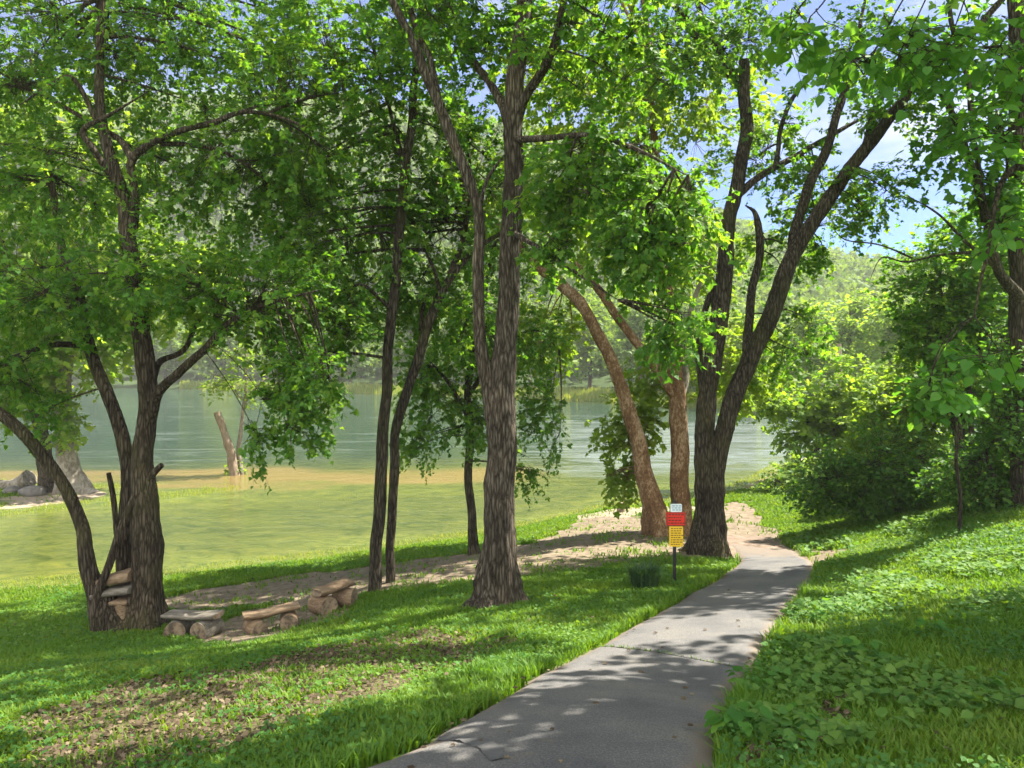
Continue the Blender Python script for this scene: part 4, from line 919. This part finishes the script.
shrub('bush', 985, 507, 16.3, 'dark bush behind the top of the right slope', 'bush', 'leaf_bush',
      [(968,478,.3,.9,.9,.7,120),(1020,465,.4,1.1,1.1,1.0,140),(1075,470,.4,1.2,1.2,1.2,100),(990,492,-.1,1.0,.4,.4,60),(1012,425,-.7,.8,.6,.9,110),(1015,372,-.6,.5,.5,.6,50)], .11, 5)
shrub('bush', 790, 490, 30.0, 'low pale bush by the water left of the dark bush', 'bush', 'leaf_bank',
      [(795,475,0,1.0,1.0,.8,60),(775,487,0,.7,.7,.5,36)], .16, 3)
shrub('tall_shrub', 800, 480, 33.0, 'loose yellow-green shrub tree leaning over the water', 'shrub', 'leaf_bank',
      [(812,425,0,1.9,1.7,1.7,140),(850,400,0,2.4,2,2.0,170),(860,450,0,2,1.6,1.4,110),(775,405,-.5,1.0,1,.7,45),(735,385,-1,1.1,1.0,1.3,60)], .24, 3, 'lobed', length=.9, bark='bark_dark')
shrub('tall_shrub', 905, 500, 24.0, 'bright green shrub tree rising behind the dark bush', 'shrub', 'leaf_sycamore',
      [(905,420,0,1.6,1.5,1.5,150),(945,380,0,1.6,1.5,1.6,150),(880,440,0,1.2,1.2,1.2,90)], .18, 5, 'lobed', length=.75)
shrub('thicket_tree', 965, 505, 21.5, 'tall leafy tree filling the right edge above the bushes', 'tree', 'leaf_boxelder',
      [(940,280,0,1.7,1.6,1.7,190),(990,250,.3,1.8,1.6,1.8,190),(970,340,0,1.8,1.6,1.5,190),(1020,310,.3,1.6,1.6,2.2,170),(925,340,0,1.0,1.0,1.2,80),(1000,410,.3,1.5,1.3,1.2,130)], .14, 6, 'compound', length=.75, stem_px=7)
shrub('thicket_tree', 1040, 495, 17.0, 'ivy-wrapped trunk with dark leaves at the far right edge', 'tree', 'leaf_bush',
      [(1005,420,0,.5,.5,1.2,90),(1030,330,0,.9,.9,1.4,120),(1070,400,0,1.2,1,1.6,120)], .11, 3, stem_px=9)
T = Tree('sapling', 958, 510, 14.8, 'thin dark sapling standing in front of the dark bush', bark='bark_dark', leaf='leaf_broad', kind='oval')
T.limb([(960,512,0,5),(959,470,0,4),(956,430,0,3.5),(948,395,0,2.5),(945,360,0,2)], 'trunk', 8, .2, seed=101)
T.limb([(956,430,0,2.5),(965,405,.1,2),(972,390,.2,1.5)], 'limb', 6, seed=102)
for b in [(935,385,0,.55,.5,.3,20),(960,400,0,.4,.4,.25,14),(925,405,-.2,.4,.3,.2,12),(958,350,.1,.4,.4,.3,14)]: T.blob(*b, size=.2, per=7, length=.5, boughs=2, droop=.5, gap=.3)
T.finish()

# --- far bank trees and the wooded hill
def far_tree(name, px, Y, h, w, label, leaf='leaf_far', n=260, group='trees along the far bank', bark='bark_grey', lean=0):
    x = (px - CX) / F * Y; b = on_ground(x, Y)
    T = Tree(name, px, 0, Y, label, 'tree', group, bark=bark, leaf=leaf, kind='kite', base=b)
    T.limb3([b - [0, 0, .3], b + [lean * .3, 0, h * .3], b + [lean * .6, 0, h * .6], b + [lean, 0, h * .92]], [h * .022, h * .018, h * .012, .05], 'trunk', 8)
    k = 6
    for i in range(k):
        f = .28 + .62 * (i + .5) / k; ww = w * (1 - .55 * abs(f - .5) * 1.6) * rng.uniform(.6, 1.0)
        o = np.array([rng.normal(0, w * .25) + lean * f, rng.normal(0, w * .2), h * f])
        T.blob(0, 0, 0, ww * .75, ww * .7, h * .16, int(n / k), size=Y * .0062, per=10, length=Y * .016, boughs=2, droop=.3, gap=.34, world_c=b + o, bough_r=.05)
    T.finish()
hz = [(20,188,17,9),(95,182,15,8),(165,176,18,9),(225,170,14,8),(285,160,17,8),(350,152,15,7),(410,145,18,8),(470,136,16,7),(530,128,15,7),(590,122,17,7),(640,112,15,6),(690,106,16,6)]
for i, (px, Y, h, w) in enumerate(hz):
    far_tree('far_bank_tree', px, Y, h, w, 'hazy green tree at the water line of the far bank')
far_tree('far_bank_tree', 745, 92, 12, 5, 'tall yellow-green tree on the right bank nearest the river gap', 'leaf_bank', 320, 'sunlit trees on the right bank')
far_tree('far_bank_tree', 795, 84, 13, 5, 'sunlit pale tree left of the bare dead trunk', 'leaf_bank', 340, 'sunlit trees on the right bank')
far_tree('far_bank_tree', 850, 88, 14, 5.5, 'sunlit pale tree right behind the bare dead trunk', 'leaf_bank', 340, 'sunlit trees on the right bank')
far_tree('far_bank_tree', 900, 80, 13, 5.5, 'sunlit tree behind the bright green shrub tree', 'leaf_bank', 340, 'sunlit trees on the right bank')
far_tree('far_bank_tree', 965, 84, 16, 6.5, 'tall sunlit tree mostly hidden by the right thicket', 'leaf_bank', 300, 'sunlit trees on the right bank')
far_tree('far_bank_tree', 700, 98, 10, 5, 'low sunlit tree seen between the spreading stems', 'leaf_bank', 260, 'sunlit trees on the right bank')
T = Tree('bare_trunk', 838, 380, 62, 'bare dead trunk standing upright among sunlit trees', 'dead tree', bark='wood_drift')
b = T.base; T.limb3([b - [0, 0, .3], b + [0, 0, 3], b + [.1, 0, 6], b + [.1, 0, 8.6]], [.32, .28, .24, .18], 'trunk', 9); T.finish()

fw_ = MB()
N = 3000
px = rng.uniform(-250, 1280, N); u = rng.random(N)
yb = np.interp(px, BANK_PX, BANK_Y)
Y = yb + 16 + (385 - yb - 16) * u ** 1.15; X = (px - CX) / F * Y
Z = ground(X, Y)
H = rng.uniform(7, 13, N); Wd = rng.uniform(2.6, 5, N)
tr = rng.random(N)
per = 62
d = norm(rng.normal(size=(N, per, 3))) * rng.uniform(.65, 1.0, (N, per, 1))
d[..., 2] = np.abs(d[..., 2]) * 1.1 - .35
pos = np.stack([X, Y, Z + H * .55], 1)[:, None] + d * np.stack([Wd, Wd, H * .5], 1)[:, None]
fwv = norm(d + rng.normal(0, .5, d.shape)); upv = rng.normal(0, 1, d.shape) + np.array([0, 0, .6])
rn = np.clip(.55 * tr[:, None] + .4 * rng.random((N, per)), 0, 1)
leaves(fw_, pos.reshape(-1, 3), np.cross(fwv, upv).reshape(-1, 3), fwv.reshape(-1, 3), (rng.uniform(.9, 1.8, (N, per)) * (.5 + Y / 420)[:, None]).ravel(), LEAF_LOBED, rn.ravel(), 0, 1.2)
tag(fw_.build('forest', M['leaf_hill']), 'hazy wooded hillside rising behind the far bank', 'forest', kind='stuff')
# reed bank across the water
N = 9000; px = rng.uniform(180, 760, N); yb = np.interp(px, BANK_PX, BANK_Y); Y = yb + rng.uniform(-1, 7, N); X = (px - CX) / F * Y
Z = np.maximum(ground(X, Y), WATER_Z) - .1; h = rng.uniform(.6, 1.5, N); w_ = .16 + .1 * rng.random(N)
p0 = np.stack([X, Y, Z], 1); V = np.stack([p0 - [1, 0, 0] * w_[:, None], p0 + np.stack([rng.normal(0, .2, N), rng.normal(0, .2, N), h], 1), p0 + [1, 0, 0] * w_[:, None]], 1)
rb = MB(); rb.add(V, np.arange(N * 3).reshape(N, 3), 0, rng.random(N))
tag(rb.build('far_reeds', M['reed']), 'pale reeds fringing the far bank', 'reeds', kind='stuff')

# ------------------------------------------------------------------ benches, planks, sign, small plants
def log_bench(name, a, b, height, thick, wide, label, r_leg, half=True, mats=('wood_weathered', 'wood_end'), leg_in=.2):
    """a split-log seat from a to b on two short log supports lying across under it"""
    a, b = np.array(a), np.array(b); c = (a + b) / 2; ax = (b - a); L = np.linalg.norm(ax[:2]); ax = norm(ax); sd_ = norm(np.cross([0, 0, 1.], ax)); up = np.cross(ax, sd_)
    root = thing(name, (c[0], c[1], ground(np.array([c[0]]), np.array([c[1]]))[0]), label, 'bench', 'log benches in a row')
    n, seg = 14, 16; th = np.linspace(0, 2 * np.pi, seg, endpoint=False)
    prof = np.stack([np.cos(th) * wide / 2, np.where(np.sin(th) > .25, thick * .30, np.sin(th) * thick * .62 + thick * .145)], 1)
    V = []
    for i in range(n):
        t = i / (n - 1); cc = a + (b - a) * t + up * (height - thick * .3)
        e = 1 + .06 * (vnoise(np.array([[t * 4, c[0], 3.]]))[0] - .5) - .05 * (2 * t - 1) ** 6
        sag = .009 * np.sin(t * 7 + c[0]) + .012 * (2 * t - 1) ** 2
        p = cc + sd_ * prof[:, :1] * e + up * (prof[:, 1:] * e + sag)
        V.append(p + (vnoise(p * 9)[:, None] - .5) * .025 * up)
    V = np.array(V); idx = np.arange(n * seg).reshape(n, seg)
    m = MB(); a0 = idx[:-1]; a1 = np.roll(a0, -1, 1); b0 = idx[1:]; b1 = np.roll(b0, -1, 1)
    m.add(V, np.stack([a0, a1, b1, b0], -1).reshape(-1, 4), 0, .5, True)
    m.add(V[0], np.arange(seg)[::-1][None], 1); m.add(V[-1], np.arange(seg)[None], 1)
    m.build('seat', [M[mats[0]], M[mats[1]]], root)
    for t in (leg_in, 1 - leg_in):
        p = a + (b - a) * t; gz = on_ground(p[0], p[1])[2]; top = p[2] + height - thick * .8
        rl = max((top - gz) / 2 + .025, .05); mid = np.array([p[0], p[1], (top + gz) / 2 - .01])
        ds = sd_ * (wide * .62); dj = ax * rng.normal(0, .03)
        pts = np.array([mid - ds - dj, mid - ds * .4, mid + ds * .4, mid + ds + dj])
        mm = MB(); tube(mm, catmull(pts, 4), np.full(13, rl), 16, .07, cap=False, seed=t)
        Vv = mm.v[0].reshape(13, 16, 3); mm.add(Vv[0], np.arange(16)[::-1][None], 1); mm.add(Vv[-1], np.arange(16)[None], 1)
        mm.build('support_log', [M[mats[0]] if mats[0] != 'wood_log' else M['wood_log'], M['wood_end']], root)
def bench_px(p, q, Yp, Yq):
    a = on_ground((p - CX) / F * Yp, Yp); b = on_ground((q - CX) / F * Yq, Yq); return a, b
a, b = bench_px(168, 220, 12.3, 12.1); log_bench('log_bench', a, b, .38, .12, .36, 'grey split-log bench nearest the gnarled tree', .15, leg_in=.24)
a, b = bench_px(244, 300, 12.0, 12.4); log_bench('log_bench', a, b, .35, .13, .30, 'middle split-log bench with round dark support logs', .13, mats=('wood_log', 'wood_end'), leg_in=.2)
a, b = bench_px(317, 350, 12.9, 13.5); log_bench('log_bench', a, b, .44, .17, .32, 'orange-brown log bench with sawn ends facing right', .18, mats=('wood_log', 'wood_end'), leg_in=.16)

def plank(px0, py0, px1, py1, Y, th, label, mat='wood_weathered', dep=.22):
    a, b = P(px0, py0, Y), P(px1, py1, Y + .12); m = MB()
    pts = catmull(np.array([a, a * .6 + b * .4 + [0, 0, .01], b]), 8)
    n = len(pts); seg = 12; thh = np.linspace(0, 2 * np.pi, seg, endpoint=False)
    V = []
    for i, p in enumerate(pts):
        sq = lambda v: np.sign(v) * np.abs(v) ** .6
        o = np.stack([0 * thh, sq(np.cos(thh)) * dep, sq(np.sin(thh)) * th], 1) * (1 + .18 * (vnoise(np.array([[i * .4, px0, py0]]))[0] - .5))
        V.append(p + o)
    V = np.array(V); V += (vnoise(V * 12)[..., None] - .5) * .03
    idx = np.arange(n * seg).reshape(n, seg); a0 = idx[:-1]; a1 = np.roll(a0, -1, 1); b0 = idx[1:]; b1 = np.roll(b0, -1, 1)
    m.add(V, np.stack([a0, a1, b1, b0], -1).reshape(-1, 4), 0, .5, True); m.add(V[0], np.arange(seg)[::-1][None]); m.add(V[-1], np.arange(seg)[None])
    o = m.build('plank', M[mat], origin=(a + b) / 2); tag(o, label, 'plank', 'planks wedged in the gnarled tree')
plank(98, 583, 134, 574, 12.75, .10, 'topmost brown plank wedged in the gnarled tree', 'wood_log')
plank(97, 594, 134, 588, 12.72, .07, 'middle grey-green plank wedged in the gnarled tree')
plank(97, 602, 132, 600, 12.74, .055, 'lowest thin plank wedged in the gnarled tree', 'wood_log')
st_ = MB(); tube(st_, catmull(np.array([on_ground(*P(126, 628, 12.7)[:2]) - [0, 0, .1], P(122, 612, 12.72), P(119, 602, 12.74)]), 5), np.array([.1] * 11), 10, .2)
tag(st_.build('wood_block', M['wood_log'], origin=P(122, 612, 12.72)), 'short upright wood block propping the planks', 'wood block')

# sign post
sx, sy, sz = on_ground(*P(674.5, 581, 13.3)[:2]); u = 13.3 / F
root = thing('sign_post', (sx, sy, sz), 'black sign post with white, red and yellow notices beside the path', 'sign')
def box(m, c, s, mat=0, bev=.004):
    c = np.array(c); h = np.array(s) / 2
    v = []
    # chamfered outline extruded in depth
    b = min(bev, h[0] * .4, h[2] * .4)
    out = [(-h[0] + b, -h[2]), (h[0] - b, -h[2]), (h[0], -h[2] + b), (h[0], h[2] - b), (h[0] - b, h[2]), (-h[0] + b, h[2]), (-h[0], h[2] - b), (-h[0], -h[2] + b)]
    for yy in (-h[1], h[1]): v += [(c[0] + a, c[1] + yy, c[2] + z) for a, z in out]
    m.add(v, [list(range(8)), list(range(15, 7, -1))], mat); m.add(v, [[i, 8 + i, 8 + (i + 1) % 8, (i + 1) % 8] for i in range(8)], mat)
m = MB(); box(m, (sx, sy, sz + .70), (.055, .04, 1.6)); m.build('post', M['paint_black'], root)
def zz(py): return -(py - HOR) * u
def panel(name, x0, x1, y0, y1, mat, rim=None, rows=0, ink='ink', margin=.03):
    w = (x1 - x0) * u; h = (y1 - y0) * u; cx = ((x0 + x1) / 2 - CX) * u; cz = (zz(y0) + zz(y1)) / 2
    m = MB(); box(m, (cx, sy - .035, cz), (w, .018, h), bev=.012); o = m.build(name, M[mat], root)
    if rim:
        f = MB(); t_ = .012
        for (c, s) in (((cx, sy - .047, cz + h / 2 - t_), (w - .02, .008, t_)), ((cx, sy - .047, cz - h / 2 + t_), (w - .02, .008, t_)), ((cx - w / 2 + t_, sy - .047, cz), (t_, .0075, h - .05)), ((cx + w / 2 - t_, sy - .047, cz), (t_, .0075, h - .05))): box(f, c, s, bev=.001)
        r_ = f.build('rim', M[rim], root); r_.parent = o; r_.location = (0, 0, 0)
    if rows:
        for i in range(rows):
            f = MB()
            z0 = cz + h / 2 - h * (i + .9) / (rows + .9); x = cx - w / 2 + margin + .01
            end = cx + w / 2 - margin - rng.random() * w * .2
            while x < end:
                l_ = rng.uniform(.02, .055); box(f, (x + l_ / 2, sy - .0455, z0), (l_, .003, h / rows * .30), bev=.001); x += l_ + .014
            r_ = f.build('text_line', M[ink], root); r_.parent = o; r_.location = (0, 0, 0)
panel('white_notice', 670, 681.4, 503.6, 511.5, 'paint_white', None, 3, 'ink_blue', .02)
panel('red_notice', 665.8, 685, 511.7, 525.4, 'paint_red', 'rim_dark', 4, 'ink')
panel('yellow_notice', 668.8, 682.6, 526, 546, 'paint_yellow', None, 8, 'ink', .02)

# dark iris-like tuft by the sign
c = on_ground(*P(645, 590, 12.7)[:2]); N = 420; m = MB()
az = rng.uniform(0, 6.283, N); r0 = rng.random(N) ** .5 * .2; p0 = c + np.stack([np.cos(az) * r0, np.sin(az) * r0, 0 * az], 1); az2 = az + rng.normal(0, .6, N); h = rng.uniform(.2, .46, N); sp = rng.uniform(.05, .3, N)
dv = np.stack([np.cos(az2), np.sin(az2), 0 * az], 1); sv = np.stack([-np.sin(az2), np.cos(az2), 0 * az], 1) * .013
mid = p0 + dv * (sp * .35)[:, None] + [0, 0, 1] * (h * .7)[:, None]; tip = p0 + dv * sp[:, None] + [0, 0, 1] * h[:, None]
m.add(np.stack([p0 - sv, mid - sv, tip, mid + sv, p0 + sv], 1), np.arange(N * 5).reshape(N, 5), 0, rng.random(N))
tag(m.build('strappy_plant', M['leaf_iris'], origin=c), 'dark tuft of strappy leaves in the grass left of the sign', 'plant')

# cut stump by the water, stones by the spit
c = on_ground(*P(621, 513, 25)[:2]); m = MB(); tube(m, np.array([c - [0, 0, .1], c + [0, 0, .12], c + [0, 0, .34]]), np.array([.15, .13, .125]), 12, .1)
tag(m.build('stump', M['wood_drift'], origin=c), 'short cut post standing in the sand near the water', 'stump')
def stone(px, py, Y, r, label):
    c = on_ground(*P(px, py, Y)[:2]); n, s = 10, 16
    ph = np.linspace(0.02, np.pi - .02, n)[:, None]; th = np.linspace(0, 2 * np.pi, s, endpoint=False)[None]
    d = np.stack([np.sin(ph) * np.cos(th), np.sin(ph) * np.sin(th), np.cos(ph) * np.ones_like(th)], -1)
    V = c + d * np.array(r) * (.7 + .6 * fbm(d * 1.2 + px, 1.0))[..., None] + [0, 0, r[2] * .4]
    idx = np.arange(n * s).reshape(n, s); a0 = idx[:-1]; a1 = np.roll(a0, -1, 1); b0 = idx[1:]; b1 = np.roll(b0, -1, 1)
    m = MB(); m.add(V, np.stack([a0, b0, b1, a1], -1).reshape(-1, 4), 0, .5, True); m.add(V[0], np.arange(s)[None]); m.add(V[-1], np.arange(s)[::-1][None])
    tag(m.build('boulder', M['stone'], origin=c), label, 'boulder')
stone(33, 490, 30.2, (.55, .4, .30), 'grey boulder at the foot of the pale-trunked tree')
stone(12, 489, 30.6, (.32, .3, .2), 'smaller grey boulder at the left edge of the spit')

# leafy weeds by the path, one thing each
def weed(px, py, n, size, h, label):
    c = G(px, py); m = MB(); az = rng.uniform(0, 6.28, n); hh = rng.uniform(.25, 1, n) * h; r = rng.uniform(.2, 1, n) * h * .6
    p2 = c + np.stack([np.cos(az) * r, np.sin(az) * r, hh], 1); b = np.repeat(c[None] - [0, 0, .02], n, 0)
    twigs(m, b, (b + p2) / 2 + [0, 0, .2 * h], p2, np.full(n, .003), np.full(n, .0015), 0, 4)
    fwd = np.stack([np.cos(az), np.sin(az), rng.normal(-.15, .25, n)], 1); up = np.stack([rng.normal(0, .3, n), rng.normal(0, .3, n), np.ones(n)], 1)
    leaves(m, p2, fwd, up, size * rng.uniform(.6, 1.2, n), LEAF_HEART, rng.random(n))
    tag(m.build('weed', M['leaf_broad'], origin=c), label, 'weed', 'leafy weeds by the path')
for px, py, n, s, h, lab in [(752,700,22,.09,.26,'broad-leaved weed at the path edge above another by the corner'),(735,745,24,.10,.24,'broad-leaved weed at the very bottom edge of the path'),
    (865,668,20,.12,.30,'tall broad-leaved weed in the middle of the right slope'),(800,735,18,.07,.18,'small weed on bare soil low on the right slope'),
    (930,640,16,.10,.25,'leafy weed on the upper right slope'),(985,700,18,.08,.2,'leafy weed near the right edge low on the slope'),(830,625,16,.08,.22,'leafy weed halfway up the slope near the path')]:
    weed(px, py, n, s, h, lab)

# ------------------------------------------------------------------ hazy summer air
hm = bpy.data.materials.new('summer_air'); hm.use_nodes = True; ht = hm.node_tree; ht.nodes.clear()
ho = ht.nodes.new('ShaderNodeOutputMaterial'); pv = ht.nodes.new('ShaderNodeVolumePrincipled')
pv.inputs['Color'].default_value = (.95, .97, .92, 1); pv.inputs['Density'].default_value = .00036; pv.inputs['Anisotropy'].default_value = 0
ht.links.new(pv.outputs['Volume'], ho.inputs['Volume'])
m = MB()
x0, x1, y0, y1, z0, z1 = -640, 640, -160, 500, -9.5, 185
m.add([(x, y, z) for z in (z0, z1) for x, y in ((x0, y0), (x1, y0), (x1, y1), (x0, y1))], [(3, 2, 1, 0), (4, 5, 6, 7), (0, 1, 5, 4), (1, 2, 6, 5), (2, 3, 7, 6), (3, 0, 4, 7)])
hz_ = m.build('haze', hm); tag(hz_, kind='stuff')

bpy.context.view_layer.update()
